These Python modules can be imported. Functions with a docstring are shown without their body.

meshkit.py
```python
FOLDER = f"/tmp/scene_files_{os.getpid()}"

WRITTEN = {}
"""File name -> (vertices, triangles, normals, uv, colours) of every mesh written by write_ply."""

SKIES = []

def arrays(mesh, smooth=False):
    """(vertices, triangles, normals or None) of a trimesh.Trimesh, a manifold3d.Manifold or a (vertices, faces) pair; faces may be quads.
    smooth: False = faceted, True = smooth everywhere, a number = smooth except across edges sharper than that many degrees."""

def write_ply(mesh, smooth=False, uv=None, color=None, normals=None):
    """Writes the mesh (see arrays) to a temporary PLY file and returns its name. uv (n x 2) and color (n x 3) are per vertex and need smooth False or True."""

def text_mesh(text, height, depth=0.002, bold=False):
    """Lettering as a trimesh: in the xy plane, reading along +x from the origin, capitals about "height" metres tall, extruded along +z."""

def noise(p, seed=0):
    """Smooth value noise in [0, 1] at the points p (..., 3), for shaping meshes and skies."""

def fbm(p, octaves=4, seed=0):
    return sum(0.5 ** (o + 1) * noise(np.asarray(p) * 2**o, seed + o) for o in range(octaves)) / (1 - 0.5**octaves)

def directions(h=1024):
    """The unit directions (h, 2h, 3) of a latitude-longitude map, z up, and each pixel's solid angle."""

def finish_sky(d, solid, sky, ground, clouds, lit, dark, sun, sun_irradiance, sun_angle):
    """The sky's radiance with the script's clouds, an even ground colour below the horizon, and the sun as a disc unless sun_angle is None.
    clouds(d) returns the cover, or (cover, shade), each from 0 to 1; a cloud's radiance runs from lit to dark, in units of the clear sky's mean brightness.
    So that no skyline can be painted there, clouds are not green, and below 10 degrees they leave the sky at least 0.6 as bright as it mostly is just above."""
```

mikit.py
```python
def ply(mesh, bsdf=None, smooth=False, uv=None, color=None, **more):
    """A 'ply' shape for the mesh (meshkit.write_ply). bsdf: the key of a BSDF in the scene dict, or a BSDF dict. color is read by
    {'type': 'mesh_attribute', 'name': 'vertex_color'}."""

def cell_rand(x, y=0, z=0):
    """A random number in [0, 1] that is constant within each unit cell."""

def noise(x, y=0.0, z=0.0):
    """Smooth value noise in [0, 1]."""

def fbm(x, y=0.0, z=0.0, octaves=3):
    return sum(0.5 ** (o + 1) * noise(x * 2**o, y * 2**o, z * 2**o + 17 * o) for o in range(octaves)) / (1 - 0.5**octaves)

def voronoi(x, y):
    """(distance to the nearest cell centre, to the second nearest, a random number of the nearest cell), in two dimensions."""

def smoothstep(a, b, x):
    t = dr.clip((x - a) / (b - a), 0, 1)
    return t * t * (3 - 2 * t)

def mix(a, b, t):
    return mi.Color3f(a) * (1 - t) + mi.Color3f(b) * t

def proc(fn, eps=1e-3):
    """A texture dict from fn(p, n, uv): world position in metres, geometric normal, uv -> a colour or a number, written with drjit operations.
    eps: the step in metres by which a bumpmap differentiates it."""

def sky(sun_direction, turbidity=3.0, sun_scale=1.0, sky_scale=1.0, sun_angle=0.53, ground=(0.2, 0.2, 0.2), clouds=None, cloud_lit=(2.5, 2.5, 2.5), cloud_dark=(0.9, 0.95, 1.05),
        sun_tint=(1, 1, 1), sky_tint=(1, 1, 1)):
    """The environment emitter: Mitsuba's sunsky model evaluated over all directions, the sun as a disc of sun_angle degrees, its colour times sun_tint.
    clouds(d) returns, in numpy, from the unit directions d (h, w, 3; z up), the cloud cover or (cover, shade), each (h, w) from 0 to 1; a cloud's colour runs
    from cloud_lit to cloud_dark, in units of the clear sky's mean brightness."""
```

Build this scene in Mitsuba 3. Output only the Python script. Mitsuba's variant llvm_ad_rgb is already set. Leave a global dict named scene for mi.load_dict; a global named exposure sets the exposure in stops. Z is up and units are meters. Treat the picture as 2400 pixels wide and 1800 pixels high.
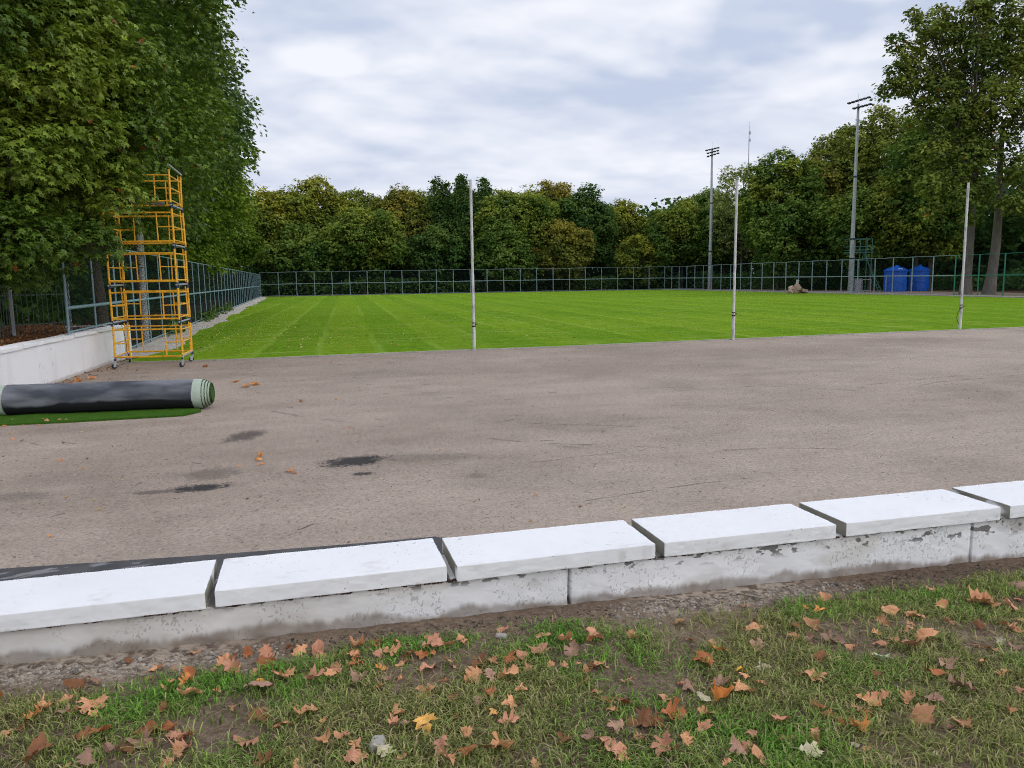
import math, numpy as np, trimesh, drjit as dr, mitsuba as mi, mikit, meshkit
from mikit import noise, fbm, voronoi, smoothstep, mix, cell_rand
from shapely.geometry import Polygon
T = mi.ScalarTransform4f
R = np.random.default_rng(7)
scene, labels = {}, {}

# ---------------------------------------------------------------- camera
EYE, PITCH, ROLL, FPX = np.array([0, 0, 2.35]), math.radians(7.75), math.radians(0.9), 1820.0
fw = np.array([0, math.cos(PITCH), -math.sin(PITCH)])
up0 = np.array([0, math.sin(PITCH), math.cos(PITCH)])
upv = math.sin(ROLL) * np.array([1.0, 0, 0]) + math.cos(ROLL) * up0
scene['camera'] = {'type': 'perspective', 'fov': math.degrees(2 * math.atan(1200 / FPX)), 'fov_axis': 'x', 'near_clip': 0.05, 'far_clip': 3000.0,
                   'to_world': T().look_at(origin=EYE.tolist(), target=(EYE + fw).tolist(), up=upv.tolist())}

# ---------------------------------------------------------------- sky: overcast, streaky stratocumulus
def clouds(d):
    x, y, z = d[..., 0], d[..., 1], np.maximum(d[..., 2], 0)
    az, el = np.degrees(np.arctan2(x, y)), np.degrees(np.arcsin(np.clip(z, 0, 1)))
    k = 1 / (z + 0.13)
    q = np.stack([(x * 0.95 + y * 0.2) * k * 0.9, (y - 0.2 * x) * k * 1.25, z * 0 + 3.1], -1)
    warp = (meshkit.fbm(q * 1.1, 3, 5)[..., None] - 0.5) * np.array([1.6, 1.2, 0.0])
    big = meshkit.fbm(q * 0.8 + warp * 0.6, 4, 1)
    mid = meshkit.fbm(q * 2.0 + warp * 1.5, 5, 2)
    billow = np.abs(meshkit.fbm(q * 3.6 + warp * 2.2, 5, 9) - 0.5) * 2
    shade = 0.40 + 2.3 * (big - 0.5) + 1.9 * (mid - 0.5) + 0.9 * (0.30 - billow) + 0.9 * (meshkit.fbm(q * 8.5 + warp * 3, 4, 13) - 0.5)
    def heaps(e):      # heaped clouds: lit tops, grey bases
        return meshkit.fbm(np.stack([6.0 * np.sin(np.radians(az)), 6.0 * np.cos(np.radians(az)), e * 0.25], -1), 5, 61)
    n0, n1 = heaps(el), heaps(el + 0.9)
    shade = 0.70 * shade + 0.11 + 1.25 * (n1 - n0) - 0.9 * np.clip((n0 - 0.5) * 5, -0.35, 0.35) * 0.5
    def blob(a, e, ra, re, s):
        n = meshkit.fbm(np.stack([az * 0.16, el * 0.28, z * 0 + s], -1), 4, int(s))
        r = ((az - a) / ra) ** 2 + ((el - e) / re) ** 2
        return np.clip(1.35 - r - 2.2 * (n - 0.42), 0, 1)
    shade = shade + 1.0 * blob(16.5, 16.6, 7.0, 3.0, 21) + 0.7 * blob(26, 15.5, 5.5, 2.4, 22) + 0.12 * blob(3.0, 12.2, 5.5, 1.9, 23) + 0.12 * blob(-14, 17, 8, 2, 24)
    shade = shade - 0.8 * blob(-12.6, 15.2, 4.5, 1.5, 25) - 0.55 * blob(1.0, 13.8, 6, 1.2, 26) - 0.25 * blob(9, 8.0, 9, 1.6, 27)
    shade = shade * 0.80 + 0.04 - 0.10 * np.clip((el - 20) / 40, 0, 1)
    return np.ones_like(z), np.clip(shade, 0, 1)
scene['sky'] = mikit.sky([0.70, -0.50, 0.52], turbidity=3, sun_scale=0.26, sun_angle=42, sun_tint=(0.80, 0.93, 1.22), clouds=clouds, cloud_lit=(3.50, 3.58, 3.86), cloud_dark=(2.14, 2.44, 3.08), ground=(0.16, 0.15, 0.12))
exposure = 1.72

# ---------------------------------------------------------------- helpers
def put(key, mesh, bsdf, smooth=False, color=None, label=None, cat=None, group=None, kind=None):
    k, n = key, 0
    while k in scene or (('__' not in key) and k in labels):
        n += 1
        k = f'{key}_{n:03d}'
    scene[k] = mikit.ply(mesh, bsdf, smooth=smooth, color=color)
    tag(k, label, cat, group, kind)
    return k
def tag(k, label=None, cat=None, group=None, kind=None):
    d = {a: b for a, b in (('label', label), ('category', cat), ('group', group), ('kind', kind)) if b}
    if d: labels[k] = d
heads = {}
def thing(name, label, cat, group=None):
    n = heads.get(name, 0)
    heads[name] = n + 1
    k = name if n == 0 else f'{name}_{n:03d}'
    tag(k, label, cat, group)
    return k
class MB:
    """collects pieces of one mesh"""
    def __init__(s): s.v, s.f, s.n = [], [], 0
    def add(s, v, f):
        s.v.append(np.asarray(v, float)); s.f.append(np.asarray(f, int) + s.n); s.n += len(v)
        return s
    def mesh(s): return np.vstack(s.v), np.vstack(s.f)
def box(c, size, rz=0.0, rx=0.0, ry=0.0):
    h = np.array(size) / 2
    v = np.array([[x, y, z] for x in (-1, 1) for y in (-1, 1) for z in (-1, 1)], float) * h
    f = np.array([[0, 1, 3], [0, 3, 2], [4, 6, 7], [4, 7, 5], [0, 4, 5], [0, 5, 1], [2, 3, 7], [2, 7, 6], [0, 2, 6], [0, 6, 4], [1, 5, 7], [1, 7, 3]])
    M = trimesh.transformations.euler_matrix(rx, ry, rz)[:3, :3]
    return v @ M.T + np.array(c), f
def tube(pts, rad, n=8, caps=True):
    pts = np.asarray(pts, float)
    rad = np.broadcast_to(np.asarray(rad, float), (len(pts),))
    d = np.gradient(pts, axis=0); d /= np.linalg.norm(d, axis=1, keepdims=True) + 1e-12
    ref = np.array([0.31, 0.17, 0.93]) if abs(d[0, 2]) < 0.9 else np.array([0.96, 0.2, 0.1])
    a = np.cross(d, ref); a /= np.linalg.norm(a, axis=1, keepdims=True)
    b = np.cross(d, a)
    t = np.arange(n) / n * 2 * np.pi
    v = (pts[:, None] + rad[:, None, None] * (np.cos(t)[None, :, None] * a[:, None] + np.sin(t)[None, :, None] * b[:, None])).reshape(-1, 3)
    f = []
    i = np.arange(n); j = (i + 1) % n
    for k in range(len(pts) - 1):
        o = k * n
        f += [np.stack([o + i, o + n + j, o + j], 1), np.stack([o + i, o + n + i, o + n + j], 1)]
    if caps:
        v = np.vstack([v, pts[0], pts[-1]])
        m = len(pts) * n; o = (len(pts) - 1) * n
        f += [np.stack([i, j, i * 0 + m], 1), np.stack([o + j, o + i, i * 0 + m + 1], 1)]
    return v, np.vstack(f)
def seg(p, q, r, n=8, r2=None): return tube([p, q], [r, r if r2 is None else r2], n)
def rbox(size, r, step, amp=0.0, freq=9.0, seed=0):
    """a box with rounded edges and slightly uneven faces, about the origin"""
    h = np.array(size) / 2
    m = trimesh.creation.box(extents=size).subdivide_to_size(step, max_iter=12)
    m.merge_vertices()
    v = np.array(m.vertices); c = np.clip(v, -h + r, h - r); d = v - c
    L = np.linalg.norm(d, axis=1, keepdims=True)
    nrm = d / np.maximum(L, 1e-9)
    v = c + nrm * r
    if amp: v = v + nrm * ((meshkit.fbm(v * freq + seed * 7.3, 3, seed) - 0.5) * 2 * amp)[:, None]
    return v, np.array(m.faces)
def sheet(poly, z, zfun=None):
    v, f = trimesh.creation.triangulate_polygon(Polygon(poly), engine='earcut')
    return np.column_stack([v, np.full(len(v), z)]), f
def slab(poly, z0, z1):
    m = trimesh.creation.extrude_polygon(Polygon(poly), z1 - z0, engine='earcut')
    return np.array(m.vertices) + [0, 0, z0], np.array(m.faces)
def grid(xs, ys, zf):
    X, Y = np.meshgrid(xs, ys)
    v = np.column_stack([X.ravel(), Y.ravel(), zf(X, Y).ravel()])
    nx, ny = len(xs), len(ys)
    i = (np.arange(ny - 1)[:, None] * nx + np.arange(nx - 1)[None]).ravel()
    return v, np.vstack([np.stack([i, i + 1, i + nx + 1], 1), np.stack([i, i + nx + 1, i + nx], 1)])
def unit(a): return a / np.maximum(np.linalg.norm(a, axis=-1, keepdims=True), 1e-9)
def scatter(tv, tf, P, N, A, S, col=None):
    """copies of a template (x across, y along, z out) at P with normal N, direction A, sizes S (n or n x 3); col: colour per copy"""
    tv, tf = np.asarray(tv, float), np.asarray(tf, int)
    N = unit(N); A = unit(A - N * (A * N).sum(1, keepdims=True)); X = np.cross(A, N)
    S = np.asarray(S, float); S = S[:, None] if S.ndim == 1 else S
    L = tv[None] * (S[:, None] if S.shape[1] == 3 else S[:, :, None])
    v = P[:, None] + L[..., :1] * X[:, None] + L[..., 1:2] * A[:, None] + L[..., 2:] * N[:, None]
    n = len(P)
    f = (tf[None] + (np.arange(n) * len(tv))[:, None, None]).reshape(-1, 3)
    c = None if col is None else np.repeat(col, len(tv), axis=0)
    return v.reshape(-1, 3), f, c

# ---------------------------------------------------------------- materials
def rgb(*c): return {'type': 'rgb', 'value': list(c)}
VC = {'type': 'mesh_attribute', 'name': 'vertex_color'}
def mat(key, base, rough=0.7, spec=0.4, metal=0.0, bump=None, two=True, **more):
    b = {'type': 'principled', 'base_color': base, 'roughness': rough, 'specular': spec, 'metallic': metal, **more}
    if bump: b = {'type': 'bumpmap', 'arbitrary': bump[0], 'scale': bump[1], 'bsdf': b}
    scene[key] = {'type': 'twosided', 'bsdf': b} if two else b
def leafmat(key, rough, trans, gloss=0.0):
    if gloss:
        scene[key] = {'type': 'blendbsdf', 'weight': gloss, 'a': {'type': 'principledthin', 'base_color': VC, 'roughness': rough, 'diff_trans': trans, 'spec_trans': 0.0, 'eta': 1.4},
                      'b': {'type': 'twosided', 'bsdf': {'type': 'principled', 'base_color': VC, 'roughness': rough, 'specular': 0.75}}}
        return
    scene[key] = {'type': 'principledthin', 'base_color': VC, 'roughness': rough, 'diff_trans': trans, 'spec_trans': 0.0, 'eta': 1.4}
leafmat('leaf_mat', 0.36, 0.9, 0.4)
leafmat('far_leaf_mat', 0.6, 0.45)
leafmat('grass_mat', 0.5, 0.6)
mat('dry_leaf_mat', VC, 0.62, 0.3)
mat('crumb_mat', VC, 0.85, 0.2)
mat('yellow_mat', mikit.proc(lambda p, n, uv: mix((0.88, 0.46, 0.030), (0.66, 0.31, 0.025), smoothstep(0.52, 0.7, fbm(p.x * 7, p.y * 7, p.z * 7)))), 0.38, 0.5)
mat('clamp_mat', rgb(0.025, 0.035, 0.06), 0.45)
mat('steel_mat', mikit.proc(lambda p, n, uv: mix((0.50, 0.53, 0.57), (0.36, 0.38, 0.41), fbm(p.x * 9, p.y * 9, p.z * 2.2))), 0.42, 0.5, 0.35)
mat('post_mat', mikit.proc(lambda p, n, uv: mix((0.62, 0.62, 0.63), (0.38, 0.37, 0.38), smoothstep(0.45, 0.75, fbm(p.x * 14, p.y * 14, p.z * 3.5)))), 0.5, 0.5)
mat('pole_mat', mikit.proc(lambda p, n, uv: mix((0.72, 0.73, 0.75), (0.60, 0.62, 0.64), fbm(p.x * 3, p.y * 3, p.z * 1.5))), 0.5)
mat('pale_bark_mat', mikit.proc(lambda p, n, uv: mix((0.115, 0.105, 0.09), (0.235, 0.22, 0.195), fbm(p.x * 4, p.y * 4, p.z * 1.6, 4))), 0.9, 0.2)
mat('rust_mat', rgb(0.06, 0.03, 0.022), 0.8)
mat('fence_blue_mat', mikit.proc(lambda p, n, uv: mix((0.17, 0.27, 0.31), (0.30, 0.39, 0.43), fbm(p.x * 2, p.y * 2, p.z * 3))), 0.5)
mat('fence_green_mat', rgb(0.03, 0.20, 0.14), 0.5)
mat('wire_mat', rgb(0.010, 0.020, 0.022), 0.8, 0.1)
mat('rail_mat', rgb(0.20, 0.33, 0.37), 0.5)
mat('bar_mat', rgb(0.10, 0.125, 0.11), 0.6)
mat('tower_mat', rgb(0.05, 0.17, 0.15), 0.6)
mat('tank_mat', mikit.proc(lambda p, n, uv: mix((0.012, 0.10, 0.55), (0.02, 0.14, 0.62), fbm(p.x * 2, p.y * 2, p.z * 3))), 0.35, 0.5)
mat('dark_mat', rgb(0.02, 0.02, 0.022), 0.6)
mat('bark_mat', mikit.proc(lambda p, n, uv: mix((0.075, 0.062, 0.048), (0.17, 0.15, 0.125), fbm(p.x * 5, p.y * 5, p.z * 1.3, 4))), 0.9, 0.2,
    bump=(mikit.proc(lambda p, n, uv: fbm(p.x * 9, p.y * 9, p.z * 2, 3), 0.01), 0.05))
def segd(x, y, pts):
    d = mi.Float(9.0)
    for (ax, ay), (bx, by) in zip(pts[:-1], pts[1:]):
        ux, uy = bx - ax, by - ay
        t = dr.clip(((x - ax) * ux + (y - ay) * uy) / (ux * ux + uy * uy), 0, 1)
        d = dr.minimum(d, dr.sqrt(dr.square(x - ax - ux * t) + dr.square(y - ay - uy * t)))
    return d
CRACKS = [[(0.61, 7.93), (1.19, 8.19), (1.7, 8.46), (2.79, 8.82)], [(0.09, 9.69), (0.98, 10.09), (1.82, 10.37)], [(-2.07, 7.19), (-1.81, 7.51)]]
TRACKS = [[(-0.65, 11.48), (-0.01, 11.12), (0.93, 10.57)], [(0.54, 10.88), (1.54, 10.66), (2.32, 10.41)], [(7.71, 15.42), (9.18, 16.54), (11.64, 17.49)], [(7.15, 16.1), (10.2, 17.52), (12.3, 18.49)],
          [(-4.61, 14.27), (-3.78, 13.52), (-2.09, 12.38)], [(-0.65, 12.83), (0.27, 12.48), (2.65, 11.88)], [(-3.23, 16.62), (-1.8, 16.15), (0.0, 16.26)], [(2.71, 16.28), (5.43, 16.3), (6.89, 15.51)], [(2.87, 10.29), (3.48, 10.38), (4.59, 10.25)]]
STAINS = [(-3.62, 8.76, 0.34, 0.10, 1.0, 0.25), (-4.05, 8.62, 0.28, 0.05, 0.55, 0.2), (-2.08, 10.0, 0.42, 0.17, 1.0, 0.25), (-1.2, 10.13, 0.8, 0.12, 0.25, 0.1), (-4.13, 11.79, 0.26, 0.24, 0.75, 0.1), (-3.75, 9.4, 0.32, 0.18, 0.4, 0.1), (-1.85, 9.3, 0.11, 0.05, 0.9, 0.1), (-0.45, 9.13, 0.12, 0.07, 0.35, 0.1), (-5.6, 8.5, 0.4, 0.12, 0.3, 0.1)]
def pave(p, n, uv):
    x, y = p.x, p.y
    w, l = y * 0.956 - x * 0.293, x * 0.956 + y * 0.293
    big = fbm(x * 0.22, y * 0.30, 2.0, 4)
    midn = fbm(x * 1.7, y * 1.7, 5.0, 4)
    streak = fbm(l * 0.35, w * 4.5, 8.0, 3)
    grit = noise(x * 85, y * 85, 0.5) * 0.6 + noise(x * 38, y * 38, 3.0) * 0.4
    c = mix((0.268, 0.215, 0.178), (0.385, 0.319, 0.268), smoothstep(0.25, 0.75, big * 0.55 + midn * 0.25 + streak * 0.2))
    c = c * (0.62 + 0.76 * grit)
    c = c * (1 - 0.10 * smoothstep(0.50, 0.75, fbm(x * 0.55, y * 0.8, 21.0, 4)))
    c = mix(c, (0.46, 0.41, 0.36), 0.6 * smoothstep(0.86, 0.92, noise(x * 55, y * 55, 14.0)))
    c = c * (1 - 0.35 * smoothstep(0.80, 0.9, noise(x * 40, y * 40, 9.0)))
    tr = mi.Float(0)
    for t in TRACKS: tr = dr.maximum(tr, smoothstep(0.05, 0.0, segd(x, y, t) + 0.05 * (noise(x * 8, y * 8) - 0.5)) * smoothstep(0.3, 0.6, noise(x * 3, y * 3, 4)))
    c = c * (1 - 0.42 * tr)
    ck = mi.Float(0)
    for t in CRACKS: ck = dr.maximum(ck, smoothstep(0.02, 0.004, segd(x + 0.05 * (noise(x * 6, y * 6) - 0.5), y + 0.06 * (noise(x * 5, y * 5, 3) - 0.5), t)))
    c = c * (1 - 0.55 * ck * smoothstep(0.25, 0.5, noise(x * 7, y * 7, 6)))
    st = mi.Float(0)
    for cx, cy, rx, ry, s, sl in STAINS:
        ux, uy = x - cx, (y - cy) - sl * (x - cx)
        r = dr.sqrt(dr.square(ux / (1.1 * rx)) + dr.square(uy / (2.0 * ry))) + 1.1 * (fbm(x * 7, y * 7, 1.5, 5) - 0.5) + 0.5 * (noise(x * 40, y * 40, 2.0) - 0.5)
        st = dr.maximum(st, s * smoothstep(1.15, 0.55, r))
    return mix(c, (0.022, 0.023, 0.026), st * 0.92)
mat('pave_mat', mikit.proc(pave), 0.85, 0.25, bump=(mikit.proc(lambda p, n, uv: noise(p.x * 60, p.y * 60) + 0.6 * noise(p.x * 130, p.y * 130), 0.003), 0.006))
def turf(p, n, uv):
    x, y = p.x, p.y
    s = x * 0.978 + y * 0.206       # across the seams, which run away from the wall
    l = y * 0.978 - x * 0.206
    sw = s + 0.25 * (fbm(x * 0.3, y * 0.3) - 0.5)
    st = smoothstep(0.42, 0.58, dr.abs((sw / 3.9 - dr.floor(sw / 3.9)) - 0.5) * 2)
    seam = smoothstep(0.12, 0.0, dr.abs(sw / 2.0 - dr.floor(sw / 2.0) - 0.5)) * smoothstep(0.35, 0.65, noise(s * 0.4, l * 0.12, 3))
    big = fbm(x * 0.07, y * 0.10, 1.0, 3)
    fine = fbm(x * 5, y * 5, 2.0, 3)
    lay = fbm(s * 0.5, l * 2.2, 6.0, 3)
    c = mix((0.085, 0.190, 0.010), (0.180, 0.290, 0.018), 0.22 * st + 0.44 * big + 0.34 * lay)
    c = c * (0.76 + 0.48 * fine) * (0.88 + 0.24 * noise(x * 17, y * 17, 4.0))
    c = mix(c, (0.26, 0.40, 0.07), 0.30 * seam)
    return mix(c, (0.30, 0.36, 0.10), 0.5 * smoothstep(0.66, 0.78, fbm(s * 0.6, l * 6, 4.0, 3)))
mat('turf_mat', mikit.proc(turf), 0.95, 0.03, bump=(mikit.proc(lambda p, n, uv: noise(p.x * 22, p.y * 22) + 0.5 * noise(p.x * 60, p.y * 60), 0.006), 0.02))
mat('concrete_mat', mikit.proc(lambda p, n, uv: mix((0.26, 0.24, 0.21), (0.46, 0.44, 0.40), fbm(p.x * 2.2, p.y * 2.2, p.z * 6, 4))), 0.9, 0.2)
mat('floor_mat', mikit.proc(lambda p, n, uv: mix((0.035, 0.03, 0.018), (0.09, 0.062, 0.035), fbm(p.x * 1.2, p.y * 1.2, 0.5, 4))), 0.95, 0.1)
mat('earth_mat', mikit.proc(lambda p, n, uv: mix((0.12, 0.085, 0.065), (0.24, 0.18, 0.14), fbm(p.x * 0.8, p.y * 0.8, 0.5, 4))), 0.95, 0.1)
def litter(p, n, uv):
    a, b, r = voronoi(p.x * 14, p.y * 14)
    return mix(mix((0.10, 0.045, 0.02), (0.24, 0.11, 0.045), r), (0.035, 0.025, 0.015), smoothstep(0.25, 0.6, a) * 0.7)
mat('litter_mat', mikit.proc(litter), 0.95, 0.1)
def soil(p, n, uv):
    x, y = p.x, p.y
    v = -0.2481 * (x + 1.38) + 0.9687 * (y - 3.396)
    big = fbm(x * 2.2, y * 2.2, 1.0, 4)
    g = noise(x * 90, y * 90) * 0.5 + noise(x * 45, y * 45, 3) * 0.5
    c = mix((0.095, 0.066, 0.047), (0.225, 0.168, 0.122), big) * (0.6 + 0.8 * g)
    lime = smoothstep(-0.30, -0.12, v + 0.16 * (fbm(x * 7, y * 7, 3.0, 3) - 0.5)) * dr.maximum(smoothstep(-0.95, -1.45, x), smoothstep(0.45, 0.85, x) * smoothstep(1.9, 1.35, x))
    k = smoothstep(0.25, 0.68, fbm(x * 34, y * 42, 2.0, 4))
    return mix(c, mix((0.13, 0.10, 0.08), (0.44, 0.37, 0.30), k), lime * 0.85)
mat('soil_mat', mikit.proc(soil), 0.95, 0.15, bump=(mikit.proc(lambda p, n, uv: fbm(p.x * 40, p.y * 40, 0.5, 3), 0.003), 0.03))
U, V, W0 = np.array([0.9687, 0.2481, 0]), np.array([-0.2481, 0.9687, 0]), np.array([-1.38, 3.396, 0])
def coping(p, n, uv):
    x, y, z = p.x, p.y, p.z
    u = 0.9687 * (x + 1.38) + 0.2481 * (y - 3.396)
    v = -0.2481 * (x + 1.38) + 0.9687 * (y - 3.396)
    c = mix((0.86, 0.87, 0.89), (0.78, 0.79, 0.82), fbm(u * 3, v * 3, z * 3, 4))
    scr = smoothstep(0.74, 0.80, fbm(u * 40 + v * 20, v * 110, z * 40, 2)) * smoothstep(0.45, 0.65, fbm(u * 3.5, v * 3.5, 7.0, 2))
    c = mix(c, (0.44, 0.38, 0.33), scr * 0.28)
    c = mix(c, (0.16, 0.13, 0.11), smoothstep(0.86, 0.90, noise(u * 75, v * 75, z * 75)) * smoothstep(0.55, 0.75, noise(u * 5, v * 5, 2)) * 0.6)
    c = mix(c, (0.50, 0.50, 0.51), 0.22 * smoothstep(0.5, 0.75, fbm(u * 5, z * 30, v * 12, 3)) * smoothstep(0.935, 0.915, z))
    c = mix(c, (0.46, 0.42, 0.38), 0.35 * smoothstep(0.58, 0.78, fbm(u * 4, v * 6, z * 5, 5)) * smoothstep(0.4, 0.7, fbm(u * 14, v * 20, 9.0, 3)))
    e = smoothstep(0.6, 0.85, dr.abs(n.x * 0.9687 + n.y * 0.2481))
    bare = mix((0.16, 0.155, 0.13), (0.40, 0.38, 0.32), fbm(v * 9, z * 14, u * 2, 3))
    return mix(c, bare, e * smoothstep(0.25, 0.4, fbm(u * 4, v * 7, z * 10, 2)))
mat('coping_mat', mikit.proc(coping), 0.55, 0.35, bump=(mikit.proc(lambda p, n, uv: fbm(p.x * 55, p.y * 55, p.z * 55, 3) + 0.8 * fbm(p.x * 14, p.y * 14, p.z * 14, 2), 0.003), 0.0035))
def wallface(p, n, uv):
    u = 0.9687 * (p.x + 1.38) + 0.2481 * (p.y - 3.396)
    z = p.z - (0.665 - 0.02 * p.x)          # height over the soil
    paint = mix((0.86, 0.87, 0.89), (0.76, 0.77, 0.79), fbm(u * 4, z * 9, 1.0, 4))
    bare = mix((0.46, 0.435, 0.395), (0.70, 0.68, 0.64), fbm(u * 6, z * 12, 2.0, 4))
    dirt = mix((0.13, 0.094, 0.066), (0.25, 0.19, 0.135), fbm(u * 9, z * 9, 5.0, 3))
    left = smoothstep(1.5, -0.2, u)          # the paint is thin and worn at this end
    f = fbm(u * 2.6, z * 5, 3.0, 5)
    c = mix(paint, bare, dr.clip(left * (0.35 + 0.9 * f) + 0.5 * smoothstep(0.56, 0.74, f), 0, 1))
    splash = smoothstep(0.060, 0.018, z - 0.16 * (fbm(u * 3, 1.5, 0.5, 5) - 0.45) - 0.025 * (fbm(u * 40, 0.5, 0.5, 2) - 0.5))
    c = mix(c, dirt, splash * (0.45 + 0.5 * fbm(u * 11, z * 14, 15.0, 3)))
    stain = smoothstep(0.56, 0.74, fbm(u * 2.2, z * 4, 11.0, 4)) * smoothstep(0.06, 0.2, z)
    c = mix(c, (0.17, 0.145, 0.11), stain * 0.45)
    chip = smoothstep(0.60, 0.65, fbm(u * 17, z * 34, 6.0, 4)) * smoothstep(0.135, 0.185, z)
    c = mix(c, (0.055, 0.045, 0.038), chip * 0.8)
    wob = 3.0 * noise(u * 22, z * 22, 2.0)
    fleck = smoothstep(0.72, 0.78, noise(u * 120 + wob, z * 100 + wob, 12.0)) * smoothstep(0.35, 0.65, noise(u * 9, z * 9, 3.0))
    return mix(c, (0.16, 0.135, 0.11), fleck * 0.38)
mat('wallface_mat', mikit.proc(wallface), 0.8, 0.2, bump=(mikit.proc(lambda p, n, uv: fbm(p.x * 34, p.y * 34, p.z * 34, 3), 0.004), 0.007))
def whitewall(p, n, uv):
    c = mix((0.88, 0.895, 0.92), (0.82, 0.835, 0.86), fbm(p.x * 1.3, p.y * 1.3, p.z * 0.8, 4))
    c = mix(c, (0.52, 0.51, 0.52), 0.16 * smoothstep(0.55, 0.75, fbm(p.y * 3.5, p.z * 0.5, 2.0, 3)))
    c = mix(c, (0.33, 0.28, 0.24), 0.55 * smoothstep(0.07, 0.0, p.z - 0.08 * fbm(p.y * 3, 0.5, 0.5)))
    return mix(c, (0.3, 0.28, 0.27), 0.45 * smoothstep(0.90, 0.94, noise(p.y * 13, p.z * 13, p.x)))
mat('whitewall_mat', mikit.proc(whitewall), 0.7, 0.25)
def rollback(p, n, uv):
    l = p.x * 0.99 + p.y * 0.13
    a = fbm(l * 1.5, p.y * 3, p.z * 5, 4)
    wet = smoothstep(0.035, -0.025, p.z - 0.185 - 0.16 * (fbm(l * 1.6, 0.5, 2.5, 4) - 0.5) - 0.25 * smoothstep(-6.9, -6.2, l) * 0.25)
    dry = mix((0.060, 0.068, 0.085), (0.20, 0.21, 0.235), smoothstep(0.3, 0.7, a))
    return mix(dry, (0.017, 0.018, 0.021), wet)
mat('roll_mat', mikit.proc(rollback), 0.75, 0.25, bump=(mikit.proc(lambda p, n, uv: fbm(p.x * 30, p.y * 30, p.z * 30, 2), 0.004), 0.004))
mat('roll_edge_mat', mikit.proc(lambda p, n, uv: mix((0.36, 0.44, 0.36), (0.52, 0.59, 0.51), fbm(p.x * 9, p.y * 9, p.z * 9))), 0.7)
mat('roll_turf_mat', mikit.proc(lambda p, n, uv: mix((0.035, 0.075, 0.022), (0.075, 0.14, 0.04), fbm(p.x * 30, p.y * 30, p.z * 30))), 0.85, 0.1)
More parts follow.
